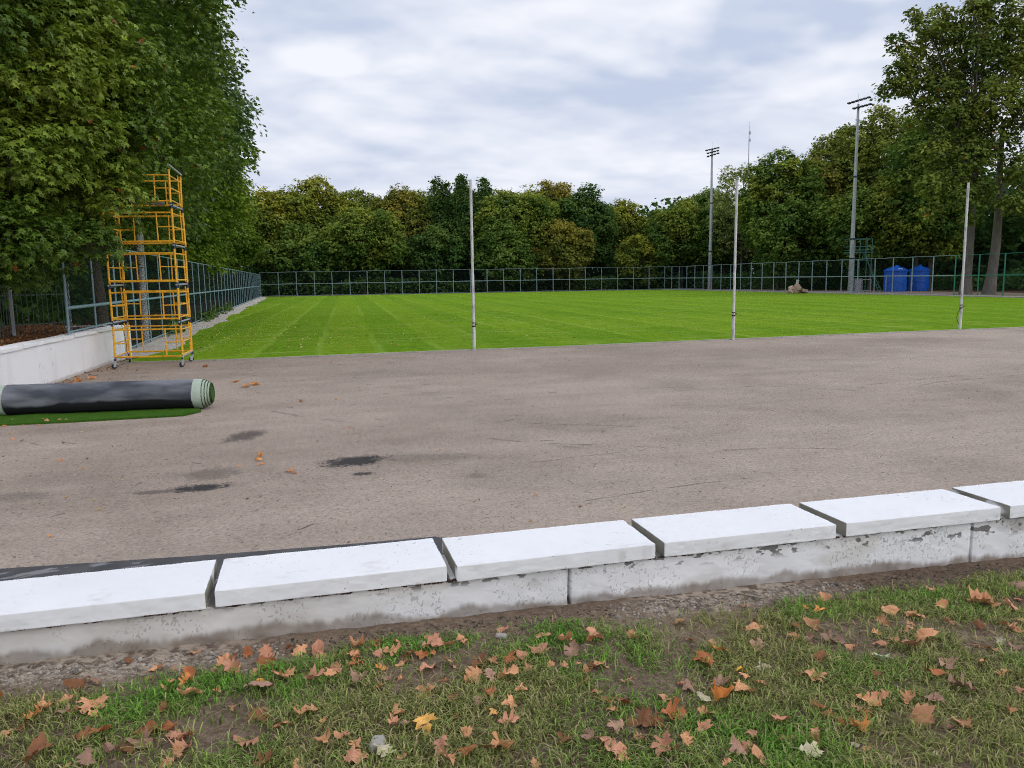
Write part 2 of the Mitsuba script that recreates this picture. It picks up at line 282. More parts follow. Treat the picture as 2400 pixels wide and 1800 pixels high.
mat('mat_turf_mat', mikit.proc(lambda p, n, uv: mix((0.022, 0.07, 0.008), (0.07, 0.16, 0.018), fbm(p.x * 6, p.y * 11, 0.5, 4) * 0.6 + 0.4 * noise(p.x * 60, p.y * 60))), 0.85, 0.1,
    bump=(mikit.proc(lambda p, n, uv: noise(p.x * 70, p.y * 70), 0.004), 0.02))
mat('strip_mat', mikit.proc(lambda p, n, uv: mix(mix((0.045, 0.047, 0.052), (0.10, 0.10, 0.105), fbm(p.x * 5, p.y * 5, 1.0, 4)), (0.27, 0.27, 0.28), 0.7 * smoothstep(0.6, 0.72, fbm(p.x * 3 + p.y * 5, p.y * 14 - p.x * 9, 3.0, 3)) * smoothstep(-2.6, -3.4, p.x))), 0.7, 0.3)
mat('rubble_mat', mikit.proc(lambda p, n, uv: mix((0.30, 0.20, 0.15), (0.55, 0.40, 0.32), fbm(p.x * 2, p.y * 2, p.z * 2, 3))), 0.9)
mat('cabinet_mat', rgb(0.30, 0.33, 0.38), 0.5)
mat('plywood_mat', mikit.proc(lambda p, n, uv: mix((0.05, 0.035, 0.02), (0.10, 0.07, 0.04), fbm(p.x * 3, p.y * 12, p.z * 3))), 0.7)

# ---------------------------------------------------------------- ground
C1, C2 = np.array([-39.9, 125.0]), np.array([26.6, 135.0])         # far corners of the pitch fence
LF0 = np.array([-11.55, 20.3])                                      # near end of the left fence
RFD = np.array([43.56, 69.07]) - C2
RF1 = C2 + RFD * 1.36
put('ground', grid(np.linspace(-420, 420, 60), np.linspace(-30, 700, 60), lambda X, Y: X * 0 - 0.03), 'floor_mat', kind='structure')
put('pavement', sheet([(-14.5, -8), (60, -8), (60, 44), (21.2, 32.2), (1.4, 26.4), (-11.5, 23.6), (-13.4, 25.6), (-14, 24)], 0.0), 'pave_mat', kind='structure')
EDGE = [(-11.75, 23.34), (-9.07, 23.60), (-1.23, 25.80), (1.46, 26.36), (8.09, 28.42), (15.08, 30.47), (21.18, 32.1), (58, 43.0)]
inset = lambda a, b, w: (np.array(b) - a) / np.linalg.norm(np.array(b) - a) @ np.array([[0, 1], [-1, 0]]) * w
lfd = (C1 - LF0) / np.linalg.norm(C1 - LF0); lfn = np.array([lfd[1], -lfd[0]])
rfd = RFD / np.linalg.norm(RFD); rfn = np.array([rfd[1], -rfd[0]])
bfd = (C2 - C1) / np.linalg.norm(C2 - C1); bfn = np.array([bfd[1], -bfd[0]])
turf_poly = EDGE + [tuple(RF1 + rfn * 0.9), tuple(C2 + rfn * 0.9 + bfn * 0.7), tuple(C1 + lfn * 0.8 + bfn * 0.7)]
ts = np.linspace(96, 5, 40)
for t in ts:
    w = 0.85 + 0.55 * meshkit.noise(np.array([t * 0.25, 0.3, 0.1]), 4) + 0.35 * (meshkit.noise(np.array([t * 0.9, 0.3, 0.1]), 5) > 0.55)
    turf_poly.append(tuple(LF0 + lfd * t + lfn * w))
put('pitch_turf', slab(turf_poly, -0.02, 0.035), 'turf_mat', kind='structure')
kb = MB()
for a, b in zip(EDGE[:-1], EDGE[1:]):
    a, b = np.array(a), np.array(b); d = b - a; L = np.linalg.norm(d); n = int(max(1, L // 1.0))
    for k in range(n):
        c = a + d * (k + 0.5) / n + np.array([d[1], -d[0]]) / L * 0.05
        kb.add(*box((c[0], c[1], 0.0), (L / n - 0.012, 0.085, 0.07 + 0.006 * R.random()), math.atan2(d[1], d[0]) + R.normal(0, 0.004)))
put('kerb', kb.mesh(), 'concrete_mat', kind='structure')
def ribbon(p, q, w0, w1, side, z, n, seed, amp):
    d = (q - p) / np.linalg.norm(q - p); s = np.array([d[1], -d[0]]) * side
    t = np.linspace(0, np.linalg.norm(q - p), n)
    jit = meshkit.fbm(np.column_stack([t * 0.35, t * 0, t * 0]), 3, seed) - 0.5
    inn, out = p + d * t[:, None] + s * w0, p + d * t[:, None] + s * (w1 + amp * jit)[:, None]
    return slab(np.vstack([inn, out[::-1]]), -0.02, z)
put('concrete_strip', ribbon(LF0 + lfd * 5, C1, -0.25, 1.9, 1, 0.024, 60, 3, 1.2), 'concrete_mat', kind='structure')
put('concrete_strip', ribbon(RF1, C2, -0.2, 0.55, -1, 0.11, 50, 6, 0.3), 'concrete_mat', kind='structure')
put('concrete_strip', ribbon(C1, C2, -0.2, 0.5, 1, 0.03, 40, 8, 0.3), 'concrete_mat', kind='structure')
put('earth_path', ribbon(RF1, C2 + rfd * 12, -0.9, -13.0, -1, -0.006, 40, 9, 0.8), 'earth_mat', kind='structure')
# raised bank behind the left wall
def wallx(Y): return -10.44 - (Y - 15.65) * 0.214
def bankz(X, Y):
    t = np.maximum(wallx(Y) - 0.35 - X, 0)
    return 0.97 + 0.03 * np.minimum(t, 3) + 0.14 * (meshkit.fbm(np.stack([X * 0.7, Y * 0.7, X * 0], -1), 3, 3) - 0.5)
gv, gf = grid(np.linspace(0, 1, 40), np.linspace(2, 26.4, 60), lambda X, Y: X * 0)
gx = wallx(gv[:, 1]) - 0.34 - gv[:, 0] ** 1.6 * 26
gz = bankz(gx, gv[:, 1]); gz = np.where(gv[:, 1] > 26.2, -0.1, gz)
put('bank', (np.column_stack([gx, gv[:, 1], gz]), gf), 'litter_mat', smooth=40, kind='structure')
# grass verge in the foreground
def wl(u, v, z=0.0): return W0 + U * u + V * v + np.array([0, 0, z])
def soilz(X, Y):
    q = np.stack([X, Y, X * 0], -1)
    v = -0.2481 * (X + 1.38) + 0.9687 * (Y - 3.396)
    return 0.665 - 0.02 * X + 0.05 * (meshkit.fbm(q * 2.2, 3, 11) - 0.5) * np.clip(-v * 3 + 0.25, 0.2, 1) + 0.016 * (meshkit.fbm(q * 14, 3, 12) - 0.5)
us, vs = np.linspace(-4.5, 7.0, 380), np.concatenate([np.linspace(-7, -2.3, 24)[:-1], np.linspace(-2.3, 0.12, 110)])
gv, gf = grid(us, vs, lambda X, Y: X * 0)
P = W0 + gv[:, :1] * U + gv[:, 1:2] * V
put('verge', (np.column_stack([P[:, 0], P[:, 1], soilz(P[:, 0], P[:, 1])]), gf), 'soil_mat', smooth=True, kind='structure')
put('dark_strip', sheet([(-9, 5.6), tuple(wl(-4.5, 0.3)[:2]), tuple(wl(7, 0.3)[:2]), tuple(wl(7, 0.62)[:2]), (2.4, 5.02), (-0.73, 6.90), (-1.63, 6.70), (-2.59, 6.52), (-4.32, 6.25), (-9, 5.62)], 0.005), 'strip_mat', kind='structure')  # dark grey strip on the pavement along the back of the low wall

# ---------------------------------------------------------------- low white wall in the foreground
t = thing('low_wall', 'low white painted garden wall with peeling face in front of the fallen leaves', 'wall')
def uvw(vf, u, v, z, tilt=(0, 0, 0)):
    M = trimesh.transformations.euler_matrix(*tilt)[:3, :3]
    q = vf[0] @ M.T
    return W0 + (q[:, :1] + u) * U + (q[:, 1:2] + v) * V + np.array([0, 0, 1]) * (q[:, 2:] + z), vf[1]
for i, (a, b) in enumerate([(-4.6, -1.43), (-1.415, 1.718), (1.734, 4.262), (4.278, 7.2)]):
    put(t + '__block', uvw(rbox((b - a, 0.36, 1.02), 0.012, 0.035, 0.007, 11, i), (a + b) / 2, 0.215, 0.36), 'wallface_mat', smooth=40)
joints = [(-4.45, -3.37), (-3.32, -2.23), (-2.19, -1.11), (-1.06, -0.036), (0.0, 1.08), (1.127, 2.19), (2.243, 3.295), (3.36, 4.43), (4.50, 5.56), (5.61, 6.7)]
for i, (a, b) in enumerate(joints):
    put(t + '__coping_stone', uvw(rbox((b - a, 0.445, 0.082), 0.006, 0.020, 0.0030, 20, i + 3), (a + b) / 2, 0.222 + R.normal(0, 0.004), 0.910 + R.normal(0, 0.0012), (R.normal(0, 0.008), R.normal(0, 0.002), R.normal(0, 0.004))), 'coping_mat', smooth=50)
mm = MB()
for i in range(330):      # ragged mortar crumbs left along the bed joint under the coping
    u = R.uniform(-2.3, 5.2)
    mm.add(*uvw(rbox(np.array([R.uniform(.012, .05), .02, R.uniform(.004, .013)]), 0.002, 9), u, 0.036 + R.normal(0, .004), 0.866 - R.uniform(0, .004), (0, R.normal(0, .15), R.normal(0, .2))))
scene[t + '__mortar'] = mikit.ply(mm.mesh(), 'rubble_dark_mat' if 'rubble_dark_mat' in scene else 'rust_mat'); labels[t + '__mortar'] = {'kind': 'stuff'}

# ---------------------------------------------------------------- white retaining wall at the left
t = thing('retaining_wall', 'smooth white painted retaining wall running from the turf roll to the scaffold tower', 'wall')
YW0, YW1 = 1.0, 24.9
wd = np.array([-0.214, 1.0]); wd /= np.linalg.norm(wd); wn = np.array([-wd[1], wd[0]])   # wn points away from the pavement
def wp(Y): return np.array([wallx(Y), Y])
wang = math.atan2(wd[1], wd[0])
c = (wp(YW0) + wp(YW1)) / 2 + wn * 0.16; L = np.linalg.norm(wp(YW1) - wp(YW0))
put(t + '__wall_body', box((c[0], c[1], 0.42), (L, 0.32, 1.1), wang), 'whitewall_mat')
cuts = [1.0, 2.3, 3.5, 4.7, 5.9, 7.1, 8.3, 9.5, 10.7, 11.9, 13.2, 14.5, 15.6, 16.95, 18.2, 19.42, 20.23, 21.26, 22.25, 24.1, 25.0]
for a, b in zip(cuts[:-1], cuts[1:]):
    c = (wp(a) + wp(b)) / 2 + wn * 0.16; L = np.linalg.norm(wp(b) - wp(a)) - R.uniform(0.02, 0.09)
    v, f = rbox((L, 0.42, 0.085), 0.01, 0.3)
    M = trimesh.transformations.euler_matrix(R.normal(0, 0.008), R.normal(0, 0.003), wang)[:3, :3]
    put(t + '__coping_stone', (v @ M.T + [c[0], c[1], 1.026 + R.normal(0, 0.004)], f), 'whitewall_mat', smooth=40)
# return of the wall towards the bar fence
put(t + '__wall_return', box((wallx(24.9) - 1.0, 25.2, 0.45), (2.0, 0.25, 1.18), 0.05), 'whitewall_mat')

# ---------------------------------------------------------------- bar fence on the bank
t = thing('bar_fence', 'grey green fence of looped vertical bars standing on the leafy bank', 'fence')
BP = [np.array(q) for q in ((-11.3, 11.1), (-13.43, 21.0), (-12.76, 22.55))]
for B0, B1 in zip(BP[:-1], BP[1:]):
    bd = (B1 - B0) / np.linalg.norm(B1 - B0); L = np.linalg.norm(B1 - B0)
    n = int((L - 0.1) / 0.30)
    for k in range(n):
        a = B0 + bd * (k * 0.30 + 0.13); b = a + bd * 0.15
        z0 = float(bankz(np.array([a[0]]), np.array([a[1]]))[0]) - 0.03
        top = 2.28 + R.normal(0, 0.008); m = (a + b) / 2
        w = R.normal(0, 0.008, 2)
        pts = [(*a, z0), (*(a + w), 1.7), (*a, top)] + [(*(m - bd * 0.075 * math.cos(q)), top + 0.085 * math.sin(q)) for q in (0.8, 1.57, 2.34)] + [(*b, top), (*(b + w), 1.7), (*b, z0)]
        put(t + '__hoop_bar', tube(pts, 0.011, 5), 'bar_mat', smooth=True)
    for z in (1.30, 2.10):
        put(t + '__rail', box((*((B0 + B1) / 2 - np.array([bd[1], -bd[0]]) * 0.03), z), (L, 0.02, 0.03), math.atan2(bd[1], bd[0])), 'bar_mat')
for a in (BP[0], BP[0] * 0.5 + BP[1] * 0.5, BP[1], BP[2]):
    put(t + '__post', box((a[0], a[1], 1.7), (0.07, 0.07, 1.5), 0.3), 'steel_mat')

# ---------------------------------------------------------------- tall mesh fences round the pitch
def wire_panel(a, b, z0, z1, cell=0.105, r=0.0036):
    """chain link: two families of slanting wires in the plane from a to b"""
    L, H = np.linalg.norm(b - a), z1 - z0
    d = (b - a) / L; nrm = np.array([d[1], -d[0]])
    V_, F_, o = [], [], 0
    s = cell * math.sqrt(2)
    for sg in (1, -1):
        ks = np.arange(-H, L, s) + s * 0.37
        x0 = np.clip(ks, 0, L); x1 = np.clip(ks + H, 0, L)
        ok = x1 - x0 > 0.03; ks, x0, x1 = ks[ok], x0[ok], x1[ok]
        q0, q1 = x0 - ks, x1 - ks
        if sg < 0: x0, x1 = L - x0, L - x1
        for x_, q_ in ((x0, q0), (x1, q1)): pass
        def ring(x_, q_):
            c = np.column_stack([a[0] + d[0] * x_, a[1] + d[1] * x_, z0 + q_])
            e1 = np.array([nrm[0], nrm[1], 0]) * r; e2 = np.array([d[0] * -sg * 0.7071, d[1] * -sg * 0.7071, 0.7071]) * r
            return np.stack([c + e1, c - 0.5 * e1 + 0.87 * e2, c - 0.5 * e1 - 0.87 * e2], 1)
        v = np.concatenate([ring(x0, q0), ring(x1, q1)], 1).reshape(-1, 3)
        i = np.arange(len(x0)) * 6 + o
        for p in range(3):
            q = (p + 1) % 3
            F_ += [np.stack([i + p, i + q, i + 3 + q], 1), np.stack([i + p, i + 3 + q, i + 3 + p], 1)]
        V_.append(v); o += len(v)
    return np.vstack(V_), np.vstack(F_)
def fence(t, pts, H, mid, z0s, mats, cell=0.105, r=0.0036, post_r=0.04, mid_r=0.04):
    for k, (a, b) in enumerate(zip(pts[:-1], pts[1:])):
        m, z0 = mats(k), z0s(k)
        put(t + '__mesh_panel', wire_panel(a, b, z0 + 0.12, H, cell, r), 'wire_mat')
        for z, rr, nm in ((H, 0.024, 'top_rail'), (mid, mid_r, 'middle_rail'), (z0 + 0.14, 0.024, 'bottom_rail')):
            put(t + '__' + nm, seg((*a, z), (*b, z), rr, 6), m, smooth=40)
    for k, a in enumerate(pts):
        m, z0 = mats(min(k, len(pts) - 2)), z0s(min(k, len(pts) - 2))
        put(t + '__post', seg((*a, z0 - 0.1), (*a, H + 0.03), post_r, 6), m, smooth=40)
t = thing('mesh_fence', 'long blue grey mesh fence across the far end of the pitch', 'fence')
fence(t, [C1 + (C2 - C1) * k / 24 for k in range(25)], 3.9, 2.0, lambda k: 0.0, lambda k: 'fence_blue_mat', 0.15, 0.009, 0.055, 0.05)
t = thing('mesh_fence', 'tall mesh fence along the tree row at the scaffold side of the pitch', 'fence')
nl = 38
fence(t, [LF0 + (C1 - LF0) * (k / nl) for k in range(nl + 1)], 3.55, 1.76, lambda k: 1.0 if k < 2 else 0.0, lambda k: 'rail_mat', 0.11, 0.0046, 0.035, 0.045)
t = thing('mesh_fence', 'mesh fence in front of the two blue tanks, turning green at its near end', 'fence')
RP = [C2 + (RF1 - C2) * k / 34 for k in range(35)]
fence(t, RP, 3.85, 1.95, lambda k: 0.08, lambda k: 'fence_green_mat' if k > 22 else 'fence_blue_mat', 0.16, 0.006, 0.055, 0.05)

# ---------------------------------------------------------------- white posts at the edge of the pitch
for (x, y, zt, zj, lab, lean) in [(-1.23, 25.66, 5.50, 0.80, 'white steel post standing before the far mesh fence, nearest the scaffold tower', 0.0), (8.09, 28.28, 5.66, 0.88, 'middle white steel post of three at the edge of the pitch', 0.06), (18.24, 31.55, 5.82, 0.88, 'white steel post with a dark cable hanging from its collar, near the blue tanks', -0.05)]:
    t = thing('goal_post', lab, 'post', 'white steel posts along the edge of the pitch')
    p = np.array([x, y, 0.0]); d = np.array([lean * 0.3, 0, 0])
    put(t + '__sleeve', seg(p - [0, 0, 0.1], p + [0, 0, zj], 0.058, 16), 'post_mat', smooth=40)
    put(t + '__pole', seg(p + [0, 0, zj], p + d + [0, 0, zt], 0.046, 16), 'post_mat', smooth=40)
    put(t + '__cap', seg(p + d + [0, 0, zt], p + d + [0, 0, zt + 0.012], 0.048, 16), 'steel_mat', smooth=40)
    for dz, hh in ((0.0, 0.045), (0.12, 0.03)):
        put(t + '__collar', seg(p + [0, 0, zj - 0.02 + dz], p + [0, 0, zj - 0.02 + dz + hh], 0.066, 16), 'rust_mat', smooth=40)
    put(t + '__bolt', seg(p + [0.05, -0.02, zj + 0.06], p + [0.12, -0.03, zj + 0.07], 0.016, 6), 'rust_mat')
    if x > 15:
        q = np.linspace(0, 1, 14)
        put(t + '__cable', tube(np.column_stack([x - 0.06 - 0.12 * np.sin(q * 2.9), y - 0.05 + 0 * q, 0.86 - 0.62 * q]), 0.011, 6), 'dark_mat', smooth=True)

# ---------------------------------------------------------------- scaffold tower
t = thing('scaffold_tower', 'yellow tubular scaffold tower on castors beside the white retaining wall', 'scaffold')
S0 = np.array([-11.16, 21.78, 0]); SX = np.array([1.81, 0.20, 0]); SY = np.array([-0.33, 1.50, 0])
def sp(a, b, z): return S0 + SX * a + SY * b + np.array([0, 0, z])
lv = [0.20, 1.27, 2.31, 3.40, 4.50, 5.50]
def bar(nm, p, q, r=0.019, m='yellow_mat'): put(t + '__' + nm, seg(p, q, r * 1.15, 8), m, smooth=40)
wob = lambda: R.normal(0, 0.006)
for k in range(5):
    z0, z1 = lv[k] + 0.03, lv[k + 1] - 0.05
    h = z1 - z0
    for b in (0, 1):
        for a in (0, 1):
            bar('leg', sp(a + wob(), b, z0), sp(a + wob() + 0.004, b, z1 + 0.02), 0.026)
        if k < 4 or b == 0 or True:
            lo, hi = z0 + 0.09 * h + 0.02 * b, z0 + 0.86 * h + 0.02 * b
            bar('ledger', sp(0, b, lo), sp(1, b, lo + wob()), 0.021)
            bar('ledger', sp(0, b, hi), sp(1, b, hi + wob()), 0.019)
            for a, s in ((0.23, 0), (0.77, 1)):
                bar('inner_post', sp(a, b, lo), sp(a + wob(), b, hi), 0.016)
                bar('rung', sp(a, b, (lo + hi) / 2 + wob()), sp(s, b, (lo + hi) / 2 + wob()), 0.014)
    for a in (0, 1):
        for q in (0.12, 0.48, 0.84):
            bar('end_rung', sp(a, 0.0, z0 + q * h), sp(a, 1.0, z0 + q * h + wob()), 0.015)
        bar('end_post', sp(a, 0.84, z0 + 0.06 * h), sp(a, 0.80 + wob() * 3, z1), 0.015)
    if k < 4:
        for a in (0, 1):
            for b in (0, 1):
                p = sp(a, b, lv[k + 1]); put(t + '__joint_clamp', seg(p - [0, 0, 0.085], p + [0, 0, 0.075], 0.043, 8), 'clamp_mat', smooth=40)
            bar('tie_bar', sp(a, -0.06, lv[k + 1] + 0.01), sp(a, 1.08, lv[k + 1] + 0.02), 0.02, 'steel_mat')
            bar('clamp_arm', sp(a, 0.0, lv[k + 1] - 0.03), sp(a, 0.40, lv[k + 1] - 0.01), 0.028, 'clamp_mat')
bar('guard_bar', sp(1, -0.03, 5.60), sp(1.02, 1.05, 5.52), 0.022, 'steel_mat')
bar('guard_bar', sp(0.36, 0.2, 4.72), sp(0.90, 0.0, 4.56), 0.018, 'steel_mat')
v, f = box((0, 0, 0), (0.85, 0.62, 0.03)); put(t + '__deck', (v @ trimesh.transformations.euler_matrix(0.12, 0.10, 0.1)[:3, :3].T + sp(0.55, 0.5, 4.62), f), 'plywood_mat')
q = np.linspace(0, 1, 20)
put(t + '__hanging_cord', tube(np.array([sp(0.12 + 0.05 * math.sin(3 * s) + 0.28 * max(0, s - 0.7), 0.05, 1.22 - 1.0 * s) for s in q]), 0.007, 5), 'dark_mat', smooth=True)
for a in (0, 1):
    bar('stabiliser', sp(a, -0.05, 0.30), sp(a, 1.08, 0.31), 0.022, 'steel_mat')
    for b in (0, 1):
        p = sp(a, b, 0)
        bar('screw_jack', p + [0, 0, 0.13], p + [0, 0, 0.30], 0.02, 'steel_mat')
        put(t + '__jack_collar', seg(p + [0, 0, 0.22], p + [0, 0, 0.33], 0.036, 8), 'clamp_mat', smooth=40)
        ang = R.uniform(0, 3.1); w = np.array([math.cos(ang), math.sin(ang), 0]); u_ = np.array([-w[1], w[0], 0])
        cst = t + '__castor'; nk = cst if cst not in heads else f'{cst}_{heads[cst]:03d}'; heads[cst] = heads.get(cst, 0) + 1
        c = p + u_ * 0.035 + [0, 0, 0.072]
        wheel = trimesh.creation.cylinder(radius=0.072, height=0.042, sections=20)
        M = np.eye(3); M[:, 2] = w; M[:, 0] = u_; M[:, 1] = np.cross(w, u_)
        scene[nk + '__wheel'] = mikit.ply((wheel.vertices @ M.T + c, wheel.faces), 'dark_mat', smooth=40)
        fk = MB()
        for sg in (-1, 1): fk.add(*box(c + w * 0.031 * sg + [0, 0, 0.035], (0.075, 0.008, 0.12), math.atan2(u_[1], u_[0])))
        fk.add(*box(p + [0, 0, 0.15] + u_ * 0.015, (0.10, 0.075, 0.015), math.atan2(u_[1], u_[0])))
        scene[nk + '__fork'] = mikit.ply(fk.mesh(), 'steel_mat')

# ---------------------------------------------------------------- roll of artificial turf and its loose end
t = thing('turf_roll', 'thick roll of artificial turf with wet black backing lying on the pavement', 'roll')
RA, RB = np.array([-9.19, 14.03]), np.array([-5.97, 14.49])
rd = (RB - RA) / np.linalg.norm(RB - RA); RR = 0.285
def ring_tube(p0, p1, r0, r1, n=64, amp=0.006, seed=0, inner=None):
    ss = np.linspace(0, 1, 40); th = np.arange(n) / n * 2 * np.pi
    S_, H_ = np.meshgrid(ss, th, indexing='ij')
    r = (r0 + (r1 - r0) * S_) + (0.010 if amp == 0.006 else amp) * 2 * (meshkit.fbm(np.stack([S_ * 5, np.cos(H_) * 1.3, np.sin(H_) * 1.3], -1), 3, seed) - 0.5)
    p = p0[None, None] + (p1 - p0)[None, None] * S_[..., None]
    v = np.stack([p[..., 0] - rd[1] * r * np.cos(H_), p[..., 1] + rd[0] * r * np.cos(H_), 0.285 * 1.0 + r * np.sin(H_) * (1 - 0.03 * (np.sin(H_) < 0))], -1).reshape(-1, 3)
    f = []
    i = np.arange(n); j = (i + 1) % n
    for k in range(39):
        o = k * n; f += [np.stack([o + i, o + n + i, o + n + j], 1), np.stack([o + i, o + n + j, o + j], 1)]
    return v, np.vstack(f)
def disc(p, r, n=48, z=0.285):
    th = np.arange(n) / n * 2 * np.pi
    v = np.vstack([np.column_stack([p[0] - rd[1] * r * np.cos(th), p[1] + rd[0] * r * np.cos(th), z + r * np.sin(th)]), [[p[0], p[1], z]]])
    i = np.arange(n); return v, np.stack([i, (i + 1) % n, i * 0 + n], 1)
put(t + '__backing', ring_tube(RA, RB, RR, RR * 0.985), 'roll_mat', smooth=True)
for sgn, E0 in ((1, RB), (-1, RA)):
    put(t + '__edge_band', ring_tube(E0 - rd * 0.01 * sgn, E0 + rd * 0.16 * sgn, RR * 0.985, RR * 0.965, amp=0.003), 'roll_edge_mat', smooth=True)
    e = E0 + rd * 0.16 * sgn; r = RR * 0.965
    for k in range(6):
        ad = 0.050 - 0.006 * k if k < 3 else 0.008
        put(t + '__turf_layer', ring_tube(e - rd * 0.05 * sgn, e + rd * 0.012 * sgn, r - 0.010, r - 0.014, amp=0.002, seed=k), 'roll_turf_mat', smooth=True)
        r -= 0.017
        put(t + '__edge_band' if k < 3 else t + '__turf_layer', ring_tube(e - rd * 0.05 * sgn, e + rd * ad * sgn, r, r - 0.005, amp=0.004, seed=k + 9), 'roll_edge_mat' if k < 3 else 'roll_turf_mat', smooth=True)
        e = e + rd * ad * sgn; r -= 0.006
        put(t + '__turf_layer', disc(e - rd * 0.006 * sgn, r + 0.004), 'roll_turf_mat')
mp = [(-9.6, 12.75), (-8.69, 12.98), (-7.6, 13.2), (-6.35, 13.53), (-5.87, 13.66), (-5.72, 14.08), (-5.95, 14.5), (-9.8, 14.1)]
xs_, ys_ = [], []
from shapely.geometry import Point
mpoly = Polygon(mp).buffer(-0.0)
mv, mf = trimesh.creation.triangulate_polygon(mpoly, engine='earcut')
mt = trimesh.Trimesh(np.column_stack([mv, np.zeros(len(mv))]), mf).subdivide_to_size(0.12)
mz = 0.022 + 0.028 * (meshkit.fbm(mt.vertices * 2.2, 3, 5))
top = np.array(mt.vertices); top[:, 2] = mz
bot = top.copy(); bot[:, 2] = 0.003
edges = mt.edges[trimesh.grouping.group_rows(mt.edges_sorted, require_count=1)]
n0 = len(top)
sk = np.vstack([np.stack([edges[:, 0], edges[:, 1], edges[:, 1] + n0], 1), np.stack([edges[:, 0], edges[:, 1] + n0, edges[:, 0] + n0], 1)])
put('turf_flap', (np.vstack([top, bot]), np.vstack([mt.faces, sk])), 'mat_turf_mat', label='flat dark green strip of loose turf under the front of the big roll', cat='turf')

# ---------------------------------------------------------------- floodlight masts, poles, tower, tanks, heap
def mast(lab, x, y, H, r0, bars, cat='floodlight', grp='floodlight masts behind the fence'):
    t = thing('floodlight_mast', lab, cat, grp)
    zs = [0, 2.2, 4.2, 4.21, H * 0.55, H]
    put(t + '__pole', tube([(x, y, z) for z in zs], [r0, r0 * 0.96, r0 * 0.92, r0 * 0.8, r0 * 0.6, r0 * 0.4], 12), 'steel_mat', smooth=40)
    for z in (3.9, 6.1, H * 0.62): put(t + '__band', seg((x, y, z), (x, y, z + 0.18), r0 * (1.06 - 0.55 * z / H), 12), 'clamp_mat', smooth=40)
    put(t + '__label_plate', box((x - 0.03, y - r0 * 0.98, 5.0), (r0 * 1.1, 0.02, 1.2)), 'cabinet_mat')
    for (z, w, ang, off) in bars:
        d = np.array([math.cos(ang), math.sin(ang) * 0.5, math.sin(ang)]); d /= np.linalg.norm(d); c = np.array([x + off, y - 0.15, z])
        put(t + '__cross_bar', seg(c - d * w / 2, c + d * w / 2, 0.05, 6), 'dark_mat')
        for q in np.linspace(-0.46, 0.46, max(3, int(w / 0.42))):
            v, f = box((0, 0, 0), (0.36, 0.30, 0.13)); M = trimesh.transformations.euler_matrix(0.5, -ang, 0.2)[:3, :3]
            put(t + '__lamp_head', (v @ M.T + c + d * w * q + [0, -0.08, -0.03], f), 'dark_mat')
    put(t + '__lightning_rod', seg((x, y, H), (x, y, H + 1.1), 0.018, 5), 'steel_mat')
mast('taller looking grey floodlight mast beside the green observation tower', 39.15, 90.0, 21.0, 0.31, [(21.4, 2.6, 0.28, -0.05), (20.75, 2.1, 0.25, 0.35)])
mast('farther grey floodlight mast rising by the sparse pale tree', 32.75, 128.6, 22.3, 0.36, [(22.4, 2.1, 0.22, -0.05), (21.95, 1.8, 0.25, 0.05), (21.5, 1.9, 0.3, 0.1)])
t = thing('radio_mast', 'thin distant radio mast poking above the pale sparse tree', 'mast')
put(t + '__mast_pole', tube([(78.1, 260, -0.1), (78.1, 260, 44), (78.1, 260, 51.4)], [0.3, 0.13, 0.04], 6), 'steel_mat')
for z in (45.5, 47.8): put(t + '__antenna', box((78.3, 260, z), (0.6, 0.4, 0.9)), 'steel_mat')
t = thing('lamp_pole', 'thick pale grey pole with a bracket behind the scaffold tower', 'pole')
px_, py_ = -15.2, 32.4
put(t + '__pole', tube([(px_ - 0.06, py_, -0.05), (px_, py_, 3.7), (px_ + 0.03, py_, 4.36), (px_ + 0.06, py_, 4.52)], [0.15, 0.145, 0.14, 0.055], 14), 'pole_mat', smooth=40)
put(t + '__bracket_arm', seg((px_ + 0.05, py_, 4.5), (px_ + 0.05, py_, 5.15), 0.028, 8), 'steel_mat', smooth=40)
put(t + '__bracket', box((px_ + 0.05, py_ - 0.08, 4.86), (0.18, 0.14, 0.11)), 'steel_mat')
put(t + '__bracket_ring', tube([(px_ + 0.05 + 0.12 * math.cos(a), py_ - 0.06, 5.05 + 0.09 * math.sin(a)) for a in np.linspace(0, 6.28, 12)], 0.018, 6), 'steel_mat')

t = thing('observation_tower', 'green metal watch stand with a steep ladder beside the floodlight mast', 'tower')
def gb(nm, p, q, r=0.045): put(t + '__' + nm, seg(p, q, r, 6), 'tower_mat', smooth=40)
for x in (40.9, 42.3):
    for y in (92, 93.3): gb('leg', (x, y, 0), (x + 0.05, y, 6.35))
for z in (3.8, 5.0, 5.4, 6.25):
    gb('rail', (39.6, 92, z), (42.35, 92, z), 0.03); gb('rail', (42.35, 92, z), (42.35, 93.3, z), 0.03); gb('rail', (39.6, 93.3, z), (42.35, 93.3, z), 0.03)
put(t + '__deck', box((41.0, 92.65, 4.72), (2.8, 1.4, 0.08)), 'tower_mat')
for x in (39.7, 41.6): gb('baluster', (x, 92, 4.7), (x, 92, 6.25), 0.03)
for y in (92.0, 92.55): gb('stringer', (41.35, y - 0.3, 4.75), (43.85 - (0.7 if y < 92.2 else 0), y - 0.3, 0.05), 0.05)
for s in np.linspace(0.08, 0.95, 13):
    a = np.array([41.35 + (43.15 - 41.35) * s, 91.7, 4.75 - 4.7 * s]); b = np.array([41.35 + (43.85 - 41.35) * s, 92.25, 4.75 - 4.7 * s])
    gb('tread', a, b, 0.035)
t = thing('electrical_cabinet', 'pale grey electrical cabinet at the foot of the floodlight mast', 'cabinet')
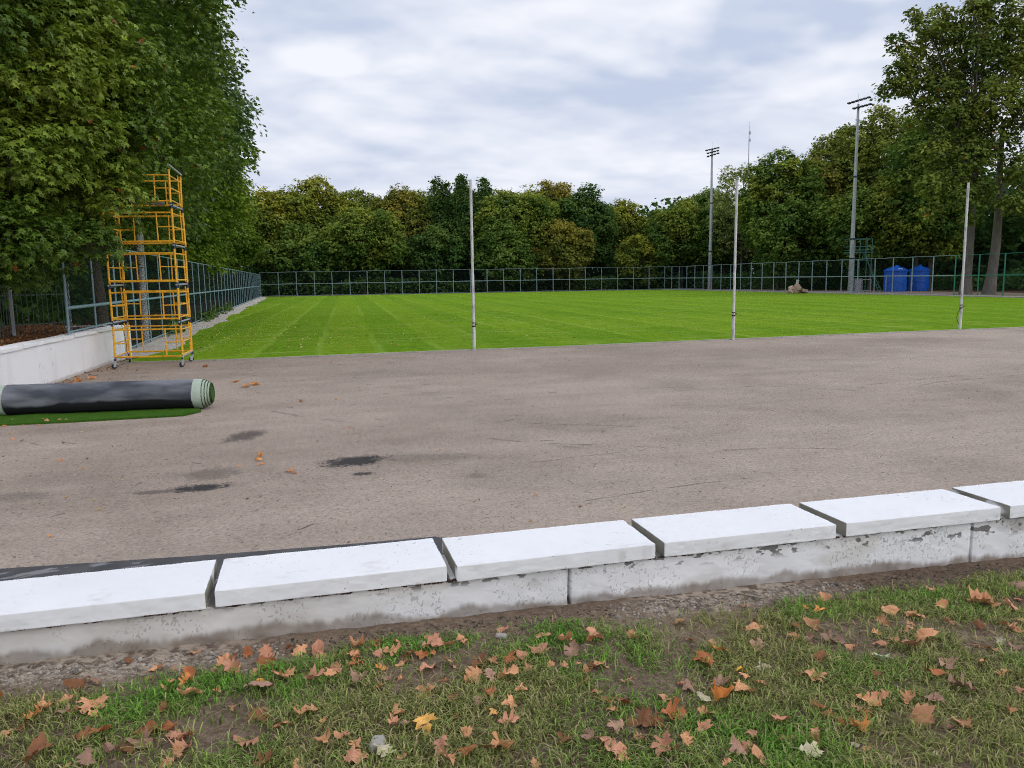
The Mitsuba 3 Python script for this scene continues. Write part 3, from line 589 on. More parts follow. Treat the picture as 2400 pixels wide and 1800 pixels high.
put(t + '__body', box((40.7, 91.6, 0.85), (0.62, 0.5, 1.55)), 'cabinet_mat'); put(t + '__roof', box((40.7, 91.6, 1.65), (0.7, 0.58, 0.05)), 'steel_mat'); put(t + '__door', box((40.7, 91.34, 0.85), (0.54, 0.02, 1.4)), 'cabinet_mat')
t = thing('crowd_barrier', 'low grey tube barrier between the cabinet and the tower ladder', 'barrier')
for p, q in (((41.15, 91.5, 0.1), (41.15, 91.5, 1.55)), ((42.15, 91.5, 0.1), (42.15, 91.5, 1.55)), ((41.15, 91.5, 1.55), (42.15, 91.5, 1.55)), ((41.15, 91.5, 0.3), (42.15, 91.5, 0.3))):
    put(t + '__tube', seg(p, q, 0.035, 6), 'steel_mat', smooth=40)
for (x, y, R0, lab) in ((47.5, 96.6, 1.30, 'round blue plastic water tank with ridged lid, nearest the tower ladder'), (51.25, 98.2, 1.15, 'second blue plastic water tank, behind the first one')):
    t = thing('water_tank', lab, 'tank', 'blue water tanks behind the fence')
    n = 16; th = np.arange(n) / n * 2 * np.pi
    prof = [(R0 * 1.0, 0.0), (R0 * 1.02, 0.5), (R0 * 1.0, 0.56), (R0 * 1.0, 1.2), (R0 * 1.02, 1.26), (R0 * 1.0, 1.32), (R0 * 0.99, 2.3), (R0 * 1.03, 2.4), (R0 * 1.03, 2.52)]
    def rev(prof, ridge=0.0):
        v = np.array([[x + r * math.cos(a) * (1 + ridge * (k % 2)), y + r * math.sin(a) * (1 + ridge * (k % 2)), z] for r, z in prof for k, a in enumerate(th)])
        i = np.arange(n); j = (i + 1) % n; f = []
        for k in range(len(prof) - 1): f += [np.stack([k * n + i, k * n + j, k * n + n + j], 1), np.stack([k * n + i, k * n + n + j, k * n + n + i], 1)]
        return v, np.vstack(f)
    put(t + '__body', rev(prof), 'tank_mat', smooth=30)
    put(t + '__lid', rev([(R0 * 1.06, 2.50), (R0 * 1.06, 2.58), (R0 * 0.72, 2.86), (R0 * 0.25, 3.06), (0.01, 3.12)], 0.02), 'tank_mat', smooth=20)
    put(t + '__cap', seg((x + 0.1, y, 3.05), (x + 0.1, y, 3.24), 0.2, 10), 'tank_mat', smooth=40)
    put(t + '__pipe', seg((x - R0 * 1.05, y - 0.5, 0.05), (x - R0 * 1.05, y - 0.5, 1.9), 0.05, 6), 'steel_mat')
put('tank_sticker', box((47.55, 96.55 - 1.05, 2.74), (0.5, 0.03, 0.14), 0, -0.55), 'post_mat', label='small white sticker on the lid of the nearer blue tank', cat='sticker')
t = thing('rubble_heap', 'pale pinkish heap of broken stone behind the fence', 'rubble')
for k in range(16):
    a = R.uniform(0, 1); c = np.array([33.3 + 1.6 * a + R.normal(0, 0.1), 93 + R.normal(0, 0.35), 0.12 + 0.75 * R.random() * (1 - abs(a - 0.45) * 1.6)])
    v, f = rbox(R.uniform(0.35, 0.85, 3) * [1, 1, 0.7], 0.05, 0.4, 0.05, 3, k); M = trimesh.transformations.random_rotation_matrix(R.random(3))[:3, :3]
    put(t + '__stone', (v @ M.T + c, f), 'rubble_mat', smooth=40)
put(t + '__slab', box((34.0, 92.9, 1.0), (0.24, 0.2, 1.3), 0.3, 0.1, 0.12), 'post_mat')

# ---------------------------------------------------------------- trees
LEAF2 = ([(0, -0.5, 0), (0.40, 0.02, -0.10), (0, 0.62, -0.20), (-0.40, -0.04, -0.10)], [(0, 1, 2), (0, 2, 3)])
MAPLE = ([(0, 0, 0), (0.46, 0.16, -0.10), (0.26, 0.42, 0.02), (0.52, 0.66, -0.14), (0.17, 0.66, 0.0), (0, 1.05, -0.2), (-0.17, 0.66, 0.0), (-0.52, 0.66, -0.14), (-0.26, 0.42, 0.02), (-0.46, 0.16, -0.10)],
         [(0, 1, 2), (0, 2, 4), (2, 3, 4), (0, 4, 5), (0, 5, 6), (0, 6, 8), (8, 6, 7), (0, 8, 9)])
PAL = {  # darker leaves, main leaves, yellower leaves mostly towards the top
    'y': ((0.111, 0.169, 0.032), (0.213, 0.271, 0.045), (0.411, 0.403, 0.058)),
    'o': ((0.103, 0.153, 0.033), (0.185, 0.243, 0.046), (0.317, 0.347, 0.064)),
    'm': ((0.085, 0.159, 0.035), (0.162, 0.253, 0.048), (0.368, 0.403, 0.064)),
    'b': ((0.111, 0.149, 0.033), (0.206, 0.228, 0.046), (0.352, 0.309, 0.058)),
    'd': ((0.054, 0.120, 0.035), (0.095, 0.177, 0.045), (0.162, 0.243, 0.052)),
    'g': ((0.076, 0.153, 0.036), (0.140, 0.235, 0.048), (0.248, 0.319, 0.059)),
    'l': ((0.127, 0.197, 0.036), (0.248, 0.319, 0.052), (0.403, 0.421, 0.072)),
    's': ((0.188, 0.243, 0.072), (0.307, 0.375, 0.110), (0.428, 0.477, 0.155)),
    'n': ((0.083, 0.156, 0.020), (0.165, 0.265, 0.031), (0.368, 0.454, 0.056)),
}
def lobes_of(c, rad, n, rng, rl=(0.34, 0.52), low=-0.75):
    """sub-crowns spread over an ellipsoid"""
    out = []
    for i in range(n):
        zz = low + (1 - low) * (i + 0.5) / n
        a = i * 2.399963 + rng.uniform(-0.5, 0.5)
        q = math.sqrt(max(0, 1 - zz * zz))
        k = rng.uniform(0.55, 0.80)
        r = rng.uniform(*rl) * min(rad)
        out.append((*(np.array(c) + np.array(rad) * [q * math.cos(a) * k, q * math.sin(a) * k, zz * k]), r, r * rng.uniform(0.7, 0.95)))
    return out
def crown_points(lobes, per_m2, rng, thick=0.35):
    P, D, K = [], [], []
    for k, (x, y, z, r, rz) in enumerate(lobes):
        n = int(per_m2 * 4 * math.pi * r * rz)
        d = unit(rng.normal(size=(n, 3)) + [0, 0, 0.25])
        s = 1 - thick * rng.random(n) ** 1.5 + 0.10 * rng.normal(size=n)
        bump = 1 + 0.85 * (meshkit.fbm(d * 2.1 + k * 3.7, 3, k) - 0.5)
        P.append(np.array([x, y, z]) + d * (s * bump)[:, None] * [r, r, rz]); D.append(d); K.append(np.full(n, k))
    P, D, K = np.vstack(P), np.vstack(D), np.concatenate(K)
    keep = np.ones(len(P), bool)
    for k, (x, y, z, r, rz) in enumerate(lobes):
        q = (((P - [x, y, z]) / [r, r, rz]) ** 2).sum(1)
        keep &= ~((q < 0.40) & (K != k))
    return P[keep], D[keep], K[keep]
def leaf_colours(pal, P, K, lobes, rng, topz, botz, warm=0.5, orange=0.0):
    a, b, c = (np.array(q) for q in PAL[pal])
    n = len(P)
    lobe_t = rng.random(len(lobes))[K]
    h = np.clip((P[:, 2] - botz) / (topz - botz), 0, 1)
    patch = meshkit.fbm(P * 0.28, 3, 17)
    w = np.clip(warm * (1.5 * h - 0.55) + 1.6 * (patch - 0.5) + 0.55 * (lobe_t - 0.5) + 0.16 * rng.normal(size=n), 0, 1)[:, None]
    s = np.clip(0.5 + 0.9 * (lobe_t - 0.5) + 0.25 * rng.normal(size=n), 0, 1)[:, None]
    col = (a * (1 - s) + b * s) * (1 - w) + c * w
    col = col * np.clip(1 + 0.16 * rng.normal(size=(n, 1)), 0.55, 1.6)
    if orange:
        m = rng.random(n) < orange
        col[m] = np.array([0.34, 0.10, 0.02]) * rng.uniform(0.6, 1.3, (m.sum(), 1))
    return np.clip(col, 0.003, 0.9)
def limbs(base, r0, fork, lobes, rng, lean=(0, 0), sub=2):
    mb = MB()
    b = np.array(base, float); f = np.array(fork, float)
    q = np.linspace(0, 1, 6)[:, None]
    top = np.array([np.mean([l[0] for l in lobes]), np.mean([l[1] for l in lobes]), max(l[2] for l in lobes)])
    path = b * (1 - q) + f * q + np.array([[0.12 * math.sin(3 * s), 0.1 * math.sin(4 * s + 1), 0] for s in q[:, 0]]) * r0 * 2
    rr = r0 * (1.35 - 0.35 * np.minimum(q[:, 0] * 6, 1)) * (1 - 0.25 * q[:, 0])
    mb.add(*tube(path, rr, 10))
    q2 = np.linspace(0, 1, 7)[:, None]
    lead = f * (1 - q2) + top * q2 + 0.25 * r0 * rng.normal(size=(7, 3)) * q2
    mb.add(*tube(lead, r0 * 0.75 * (1 - 0.9 * q2[:, 0]), 8))
    for (x, y, z, r, rz) in lobes:
        s = rng.uniform(0.0, 0.75); st = lead[int(s * 6)]
        e = np.array([x, y, z]); m = (st + e) / 2 + [0, 0, -0.08 * np.linalg.norm(e - st)] + rng.normal(0, 0.15, 3)
        rb = r0 * 0.30 * (1 - 0.7 * s)
        mb.add(*tube([st, m, e], [rb, rb * 0.6, rb * 0.25], 6))
        for _ in range(sub):
            e2 = e + unit(rng.normal(size=3) + (e - st) * 0.3 + [0, 0, 0.2]) * r * 0.85
            mb.add(*tube([m * 0.4 + e * 0.6, (e + e2) / 2 + rng.normal(0, 0.1, 3), e2], [rb * 0.35, rb * 0.2, rb * 0.07], 5))
    return mb.mesh()
def spray_faces(P, D, K, size, m, rng, droop=0.35, flat=0.7, template=LEAF2, sx=1.0):
    """m leaf faces round each point, laid like shingles: facing outwards and up, pointing outwards and down"""
    n = len(P)
    P2 = np.repeat(P, m, 0) + rng.normal(size=(n * m, 3)) * size * [0.75, 0.75, 0.45]
    D2 = np.repeat(D, m, 0)
    N = D2 * (1 - flat * 0.6) + np.array([0, 0, flat]) + rng.normal(size=(n * m, 3)) * 0.42
    A = D2 * [1, 1, 0.2] + np.array([0, 0, -droop]) + rng.normal(size=(n * m, 3)) * 0.45
    S = size * rng.uniform(0.7, 1.35, n * m)
    return P2, N, A, S, np.repeat(K, m)
def tree(key, lab, cat, grp, base, fork_z, r0, lobes, pal, per, size, m=5, rng=None, warm=0.5, orange=0.0, template=LEAF2, bsdf='far_leaf_mat', thick=0.35, flat=0.9, droop=0.35, sub=2, trunk=True, bark='bark_mat'):
    t = thing(key, lab, cat, grp)
    P, D, K = crown_points(lobes, per, rng, thick)
    P, N, A, S, K = spray_faces(P, D, K, size, m, rng, droop, flat)
    ok = P[:, 2] > 0.05; P, N, A, S, K = P[ok], N[ok], A[ok], S[ok], K[ok]
    zt, zb = max(l[2] + l[4] for l in lobes), min(l[2] - l[4] for l in lobes)
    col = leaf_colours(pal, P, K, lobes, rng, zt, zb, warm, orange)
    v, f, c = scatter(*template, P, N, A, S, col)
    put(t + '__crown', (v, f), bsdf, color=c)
    if trunk:
        fork = (base[0] * 0.7 + 0.3 * np.mean([l[0] for l in lobes]), base[1] * 0.7 + 0.3 * np.mean([l[1] for l in lobes]), fork_z)
        put(t + '__trunk', limbs(base, r0, fork, lobes, rng, sub=sub), bark, smooth=50)
    return len(f)

BACK = [  # x, y, top, radius, palette, label: the wood behind the far fence and behind the fence at the right
 (-41.4,140,20.6,5.4,'y','olive tree with yellowed top, first in the far row past the left tree row'),
 (-35.3,146,21.6,5.6,'y','yellowing broadleaf tree, second along the far row from the left tree row'),
 (-25.6,137,15.5,6.4,'m','low spreading tree with yellow green boughs, leaning forward before the far row'),
 (-29.1,150,21.4,5.4,'o','dull olive tree behind the low spreading yellow green tree'),
 (-21.5,150,20.4,4.9,'b','rusty topped tree just left of the dark pointed trees'),
 (-12.4,147,20.7,2.7,'d','slim dark pointed tree, first of three in the far row'),
 (-8.3,145,20.7,2.9,'d','slim dark pointed tree, middle of three in the far row'),
 (-4.6,149,20.8,2.8,'d','slim dark pointed tree, third of three, right behind the nearest white post'),
 (-13.4,139,12.4,4.2,'d','short dark tree in the hollow at the foot of the pointed trees'),
 (1.0,143,19.7,6.7,'m','broad green tree with golden crown, right of the dark pointed trees'),
 (7.8,150,22.1,4.8,'b','brownish tree forming the highest point of the far row'),
 (13.8,147,19.9,5.0,'d','dark rounded tree sloping down at the right of the brownish peak'),
 (9.1,139,13.5,4.6,'b','low rust flecked tree below the brownish peak of the far row'),
 (21.4,155,17.5,5.1,'y','yellow olive tree at the lowest dip of the skyline'),
 (29.0,160,15.9,4.4,'g','distant green tree seen just right of the skyline dip'),
 (31.0,142,16.0,5.5,'m','green tree behind the far corner of the pitch fence'),
 (22.9,141,10.8,3.5,'y','small yellow green tree by the far corner of the fence'),
 (37.2,151,19.9,5.6,'g','green tree standing beside the farther floodlight mast'),
 (39.4,134,23.0,4.8,'s','sparse pale tree with sky showing through, below the radio mast'),
 (39.7,116,21.6,5.1,'m','green and yellow tree between the two floodlight masts'),
 (46.4,118,22.2,4.0,'b','rust brown topped tree left of the nearer floodlight mast'),
 (40.7,112,13.5,5.4,'g','low green tree in front, between the masts and above the stone heap'),
 (53.2,128,28.4,5.6,'o','tall dark olive tree rising behind the nearer floodlight mast head'),
 (55.5,118,28.5,6.2,'o','tall ragged olive tree right of the nearer floodlight mast head'),
 (47.8,104,14.4,5.1,'g','low dark green tree behind the observation tower'),
 (53.4,100,24.4,5.5,'g','tall green tree behind the big tree of two trunks'),
 (52.2,101,15.9,4.7,'l','light olive boughs of a smaller tree over the blue tanks'),
 (38.1,140,14.6,5.5,'g','low green tree between the farther mast and the middle white post'),
 (-1.0,137,12.1,4.5,'g','fresh green low tree just right of the nearest white post'),
 (-18.4,153,21.0,5.4,'o','olive tree closing the gap left of the dark pointed trees'),
 (-14.6,158,21.5,4.6,'g','green tree seen behind the first dark pointed tree'),
 (-7.6,155,21.0,6.2,'d','broad dark tree filling in behind the three pointed trees'),
 (-36.2,136,12.5,6.0,'g','low dark green tree filling the left corner of the far fence'),
]
for i, (x, y, top, rad, pal, lab) in enumerate(BACK):
    rng = np.random.default_rng(100 + i)
    tall = top > 14
    zb = 3.2 if tall else 0.8
    sz = 0.33 + 0.0010 * (y - 80)
    if pal == 'd' and rad < 3.2:
        lob = [(x + rng.normal(0, 0.5), y + rng.normal(0, 0.5), z, rad * (1.0 - 0.75 * ((z - 2) / (top - 1)) ** 1.6), 1.9) for z in np.linspace(4, top - 1.6, 11)]
        lob += [(x + rng.normal(0, 1.1), y - 0.5, top - rng.uniform(1.0, 4.0), 0.55, 1.6) for _ in range(5)]
        tree('pointed_tree', lab, 'tree', 'trees behind the far fence', (x, y, -0.1), 6, 0.25, lob, pal, 3.4, sz, 5, rng, 0.4)
        continue
    c = (x, y, (zb + top) / 2 - 0.4); rz = (top - zb) / 2
    n = int(13 + 1.3 * rad + (8 if tall else 0))
    lob = lobes_of(c, (rad * 1.36, rad * 1.15, rz), int(n * 1.9), rng, (0.22, 0.42) if pal != 's' else (0.20, 0.34), -0.95)
    lob = [(a, b, z, r, min(q, z - 0.3) if z - 0.3 > 0.4 else 0.4) for a, b, z, r, q in lob]
    dens = 2.2 if pal not in 'so' else (1.2 if pal == 's' else 1.9)
    tree('broadleaf_tree', lab, 'tree', 'trees behind the far fence' if y > 130 else 'trees behind the fence at the right', (x, y, -0.1), 5 if tall else 2.2, 0.30 if tall else 0.16, lob, pal, dens, sz * (1 if pal != 's' else 0.8), 8, rng, 0.75 if pal in 'yb' else 0.55, 0.0)

# big tree with two trunks at the right
rng = np.random.default_rng(51)
big = [(39.0,79,20.6,1.3,1.0),(37.6,79.5,20.2,1.0,0.8),(36.7,79,19.6,0.7,0.6),(38.6,78,23.2,1.4,1.1),(37.6,79,24.4,0.9,0.8),(40.6,80,22.9,1.7,1.3),(40.2,78,25.4,1.4,1.1),(39.3,79,26.8,0.8,0.7),(42.6,79,25.0,1.9,1.5),(42.4,80,27.0,1.3,1.0),(44.6,78,26.6,1.8,1.4),(46.8,79,27.8,1.9,1.5),
       (44.6,77,23.2,2.0,1.6),(47.4,79,24.6,2.3,1.8),(50.2,80,26.4,2.2,1.8),(42.0,78,20.0,2.0,1.5),(44.4,80,20.6,1.8,1.4),(40.4,79,17.8,1.8,1.5),(42.6,77,16.6,2.2,1.7),(45.8,76,18.4,2.4,1.9),(48.8,78,21.2,2.4,2.0),(51.6,79,22.6,2.4,2.0),(41.2,77,13.6,2.0,1.6),(43.8,76,13.2,2.1,1.7),
       (46.6,77,14.6,2.2,1.7),(49.6,76,16.6,2.4,1.9),(52.4,78,18.4,2.4,2.0),(40.6,76,10.4,1.7,1.3),(42.8,75,9.2,1.7,1.2),(45.0,76,10.2,1.6,1.3),(48.4,75,11.8,2.2,1.6),(51.2,76,13.2,2.3,1.8),(40.3,76,8.0,1.1,0.9),(47.2,74.5,8.6,1.5,1.0),(49.6,75,8.4,1.8,1.2),(52.2,75,9.2,1.9,1.4),(51.0,75,6.9,1.4,0.8),(43.4,75,7.2,0.9,0.7),(38.6,80,22.0,1.2,0.9),(39.6,80,20.8,1.5,1.2),(41.2,80,21.4,1.6,1.3),(41.8,78,18.4,1.8,1.5),(43.6,80,22.6,1.8,1.5),(45.8,80,25.6,1.9,1.6),(44.6,77,17,2,1.6),(47.4,77,18,2,1.6),(46.6,78,22,2.1,1.8),(49.2,79,24,2.1,1.8),(42.2,76,11.4,1.7,1.4),(54.5,78,14,2.5,2.2),(55,80,21,2.6,2.4),(53.5,80,27.5,2.2,1.8)]
tree('two_trunk_tree', 'huge tree of two bare trunks with gappy crown, right of the blue tanks', 'tree', None, (46.4, 79.6, -0.1), 10.5, 0.50, big, 'o', 4.3, 0.31, 6, rng, 0.25, 0.006, sub=3, bark='pale_bark_mat')
tk = 'two_trunk_tree'
q = np.linspace(0, 1, 8)[:, None]
put(tk + '__second_trunk', tube(np.array([48.3, 78.9, -0.1]) * (1 - q) + np.array([48.7, 78.6, 17.0]) * q + np.hstack([0.25 * np.sin(q * 5), 0 * q, 0 * q]), 0.52 * (1.3 - 0.3 * np.minimum(q[:, 0] * 8, 1)) * (1 - 0.62 * q[:, 0]), 12), 'pale_bark_mat', smooth=50)
br = MB()
for e, m in (((37.4, 79.2, 20.4), (41.6, 79.2, 18.6)), ((38.4, 78.6, 23.6), (41.8, 79, 20.6)), ((40.4, 79, 26.4), (42.8, 79, 22.4)), ((43.0, 78.8, 27.6), (44.4, 79, 23)), ((47.0, 79, 28.6), (46.4, 79, 24))):
    a = np.array([46.2, 79.4, 13.5]); m, e = np.array(m), np.array(e)
    br.add(*tube(np.array([a * (1 - s) ** 2 + 2 * m * s * (1 - s) + e * s * s for s in np.linspace(0, 1, 9)]), np.linspace(0.20, 0.03, 9), 7))
put(tk + '__limb', br.mesh(), 'bark_mat', smooth=50)

# tree row along the left fence
ROWL = [(-16.6, 31.5, 23.0, 6.1, 'n', 'second tree of the left row, dark green, right behind the scaffold tower'), (-19.9, 42, 22.0, 5.8, 'g', 'third tree of the left row, overhanging the mesh fence'), (-24.0, 54, 21.0, 6.0, 'n', 'fourth tree of the left row along the mesh fence'),
        (-29.4, 69, 19.0, 5.6, 'g', 'fifth tree of the left row along the mesh fence'), (-35.2, 87, 19.5, 6.0, 'n', 'sixth tree of the left row, far along the mesh fence'), (-41.4, 107, 20, 6.0, 'g', 'last tree of the left row, close to the far corner'),
        (-45.6, 121, 18, 6.2, 'n', 'tree standing just outside the left far corner of the fence'),
        (-21.5, 21.0, 14.0, 4.6, 'd', 'dark tree in the shade behind the bar fence'), (-23.5, 28.5, 15.0, 4.8, 'd', 'dark tree in the shade behind the mesh fence and bank')]
for i, (x, y, top, rad, pal, lab) in enumerate(ROWL):
    rng = np.random.default_rng(300 + i)
    zb = 2.0 if i < 3 else 1.0
    c = (x, y, (zb + top) / 2); rz = (top - zb) / 2
    lob = lobes_of(c, (rad * 1.05, rad * 1.05, rz * 1.05), 34, rng, (0.26, 0.44), -0.98)
    lob = [l for l in lob if l[2] - l[4] > 1.6 or i >= 3]
    s = 0.15 + 0.0028 * (y - 20)
    per = (8.2 if y < 36 else 5.2 if y < 60 else 3.6) if i < 7 else 2.4
    if i >= 7: s = 0.34
    tree('row_tree' if i < 7 else 'shaded_tree', lab, 'tree', 'trees along the left of the pitch', (x, y, -0.1 if i < 7 else 0.9), 3.2, 0.28, lob, pal, per, s, 6, rng, 0.55, 0.002, template=MAPLE if y < 36 and i < 7 else LEAF2, bsdf='leaf_mat' if i < 2 else 'far_leaf_mat')

# nearest tree: separate leaves
rng = np.random.default_rng(77)
near = lobes_of((-13.6, 18.6, 8.2), (4.7, 4.9, 6.0), 44, rng, (0.22, 0.36), -0.80)
near = [l for l in near if l[2] - l[4] > 2.3]
near += [(-10.3, 19.0, 3.35, 0.85, 0.6), (-9.95, 20.0, 4.7, 0.8, 0.65), (-9.55, 20.0, 6.1, 0.72, 0.62), (-10.8, 17.3, 3.5, 1.0, 0.7), (-9.5, 20.2, 7.7, 1.0, 0.9), (-11.4, 18.2, 2.95, 0.9, 0.55), (-12.3, 17.6, 3.1, 1.0, 0.6), (-10.1, 18.6, 5.8, 1.1, 0.9), (-10.6, 17.2, 5.2, 1.1, 0.9), (-11.6, 15.8, 4.2, 1.0, 0.8), (-9.9, 18.6, 8.6, 1.2, 1.0), (-10.9, 16.4, 7.4, 1.3, 1.1), (-9.9, 19.4, 10.4, 1.3, 1.1), (-10.8, 17.6, 10.6, 1.4, 1.2), (-13.0, 16.4, 3.0, 1.0, 0.6), (-9.85, 20.3, 5.4, 0.62, 0.55), (-9.5, 20.4, 6.6, 0.75, 0.6)]
t = thing('maple_tree', 'large leafy green maple overhanging the white retaining wall and the scaffold', 'tree')
P, D, K = crown_points(near, 19, rng, 0.55)
m = 9
n = len(P)
tw = unit(D * [1, 1, 0.5] + np.array([0, 0, -0.25]) + rng.normal(size=(n, 3)) * 0.35)
q = np.tile(np.linspace(-0.16, 0.16, m), n)
P2 = np.repeat(P, m, 0) + np.repeat(tw, m, 0) * q[:, None] + rng.normal(size=(n * m, 3)) * [0.10, 0.10, 0.06]
D2, K2 = np.repeat(D, m, 0), np.repeat(K, m)
side = np.cross(np.repeat(tw, m, 0), [0, 0, 1.0]) * np.tile(np.where(np.arange(m) % 2, 1, -1), n)[:, None]
A = side * 0.8 + np.repeat(tw, m, 0) * 0.6 + np.array([0, 0, -0.45]) + rng.normal(size=(n * m, 3)) * 0.3
N = D2 * 0.5 + np.array([0, 0, 0.85]) + rng.normal(size=(n * m, 3)) * 0.38
S = 0.155 * rng.uniform(0.65, 1.3, n * m)
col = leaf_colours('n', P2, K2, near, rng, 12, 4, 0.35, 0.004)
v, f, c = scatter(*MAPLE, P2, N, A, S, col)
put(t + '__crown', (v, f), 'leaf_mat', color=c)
put(t + '__trunk', limbs((-14.6, 19.6, 0.9), 0.34, (-14.3, 19.3, 4.2), near, rng, sub=2), 'bark_mat', smooth=50)

# wood that reads as one mass behind everything, and the low growth behind the fences
rng = np.random.default_rng(400)
def mass(path, depth, zlo, zhi, n, size, pals, seed, topn=0.0):
    path = np.array(path, float); s = np.linalg.norm(np.diff(path, axis=0), axis=1); cs = np.concatenate([[0], np.cumsum(s)])
    u = rng.random(n) * cs[-1]
    P = np.column_stack([np.interp(u, cs, path[:, 0]), np.interp(u, cs, path[:, 1])])
    d = rng.random(n) * depth
    k = np.clip(np.searchsorted(cs, u) - 1, 0, len(path) - 2); t_ = (path[k + 1] - path[k]) / s[k][:, None]
    P = P + np.column_stack([-t_[:, 1], t_[:, 0]]) * d[:, None]
    lump = meshkit.fbm(np.column_stack([P * 0.16, 0 * u]), 3, seed)
    hi = zlo + (zhi - zlo) * np.clip(0.35 + 1.1 * lump, 0.2, 1.15)
    z = zlo + (hi - zlo) * rng.random(n) ** 0.8 + 0.04
    P = np.column_stack([P, z])
    N = rng.normal(size=(n, 3)) * 0.6 + [0, -0.35, 0.6]; A = rng.normal(size=(n, 3)) + [0, 0, -0.4]
    a, b, c = (np.array(q) for q in PAL[pals])
    w = np.clip(meshkit.fbm(P * 0.4, 2, seed + 1)[:, None] * 1.7 - 0.4 + 0.2 * rng.normal(size=(n, 1)), 0, 1)
    col = np.clip((a * (1 - w) + b * w) * (1 + 0.2 * rng.normal(size=(n, 1))), 0.004, 1)
    return scatter(*LEAF2, P, N, A, size * rng.uniform(0.6, 1.4, n), col)
v, f, c = mass([(92, 20), (84, 50), (66, 92), (60, 128), (45, 158), (0, 164), (-48, 160), (-58, 120), (-50, 90), (-42, 50), (-31, 22), (-27, -4)], -24, 0, 16.0, 130000, 0.9, 'd', 41)
v2_, f2_, c2_ = mass([(78, 150), (40, 172), (-10, 178), (-60, 172), (-84, 138)], -16, 0, 17, 26000, 1.0, 'd', 47)
v, f, c = np.vstack([v, v2_]), np.vstack([f, f2_ + len(v)]), np.vstack([c, c2_])
put('far_woodland', (v, f), 'far_leaf_mat', color=c, kind='stuff', label='dark dense woodland closing the view behind the trees', cat='woodland')
v, f, c = mass([(66, 40), (62, 75), (56, 100), (42, 116), (31, 138.5), (5, 138), (-44, 129), (-56, 128)], -10, 0, 2.6, 30000, 0.42, 'd', 43)
for path_, dp, hi_, n_, sd in (([(84, 62), (72, 100), (56, 122), (46, 134)], -12, 7.5, 26000, 48), ([(-38, 134), (-72, 134)], -9, 6.5, 8000, 49), ([(72, 138), (46, 147), (18, 144)], -8, 7, 16000, 50)):
    a_, b_, c_ = mass(path_, dp, 0, hi_, n_, 0.6, 'd', sd)
    v, f, c = np.vstack([v, a_]), np.vstack([f, b_ + len(v)]), np.vstack([c, c_])
put('undergrowth', (v, f), 'far_leaf_mat', color=c, kind='stuff', label='dark low undergrowth behind the pitch fences', cat='undergrowth')
v, f, c = mass([(-47, 128), (-32, 80), (-20.5, 41), (-17.5, 28), (-15.6, 23), (-14.6, 18), (-12.6, 8)][::-1], 9, 0.3, 4.2, 34000, 0.30, 'd', 44)
put('undergrowth', (v, f), 'far_leaf_mat', color=c, kind='stuff', label='dark bushy undergrowth under the left tree row', cat='undergrowth')
# weeds at the foot of the left fence
P = []
for k in range(2600):
    s = rng.uniform(14, 60); off = rng.uniform(-0.5, 0.5)
    if meshkit.noise(np.array([s * 0.35, 0.5, 0.5]), 3) > 0.52: P.append((*(LF0 + lfd * s + lfn * off), rng.uniform(0, 0.85) * rng.random() ** 0.5))
P = np.array(P); n = len(P)
col = np.array([0.09, 0.17, 0.025]) * rng.uniform(0.5, 1.4, (n, 1))
v, f, c = scatter(*LEAF2, P, rng.normal(size=(n, 3)) + [0, -0.3, 0.5], rng.normal(size=(n, 3)) + [0, 0, 0.8], rng.uniform(0.10, 0.26, n), col)
put('weeds', (v, f), 'leaf_mat', color=c, kind='stuff', label='tall weeds growing along the foot of the left mesh fence', cat='weeds')

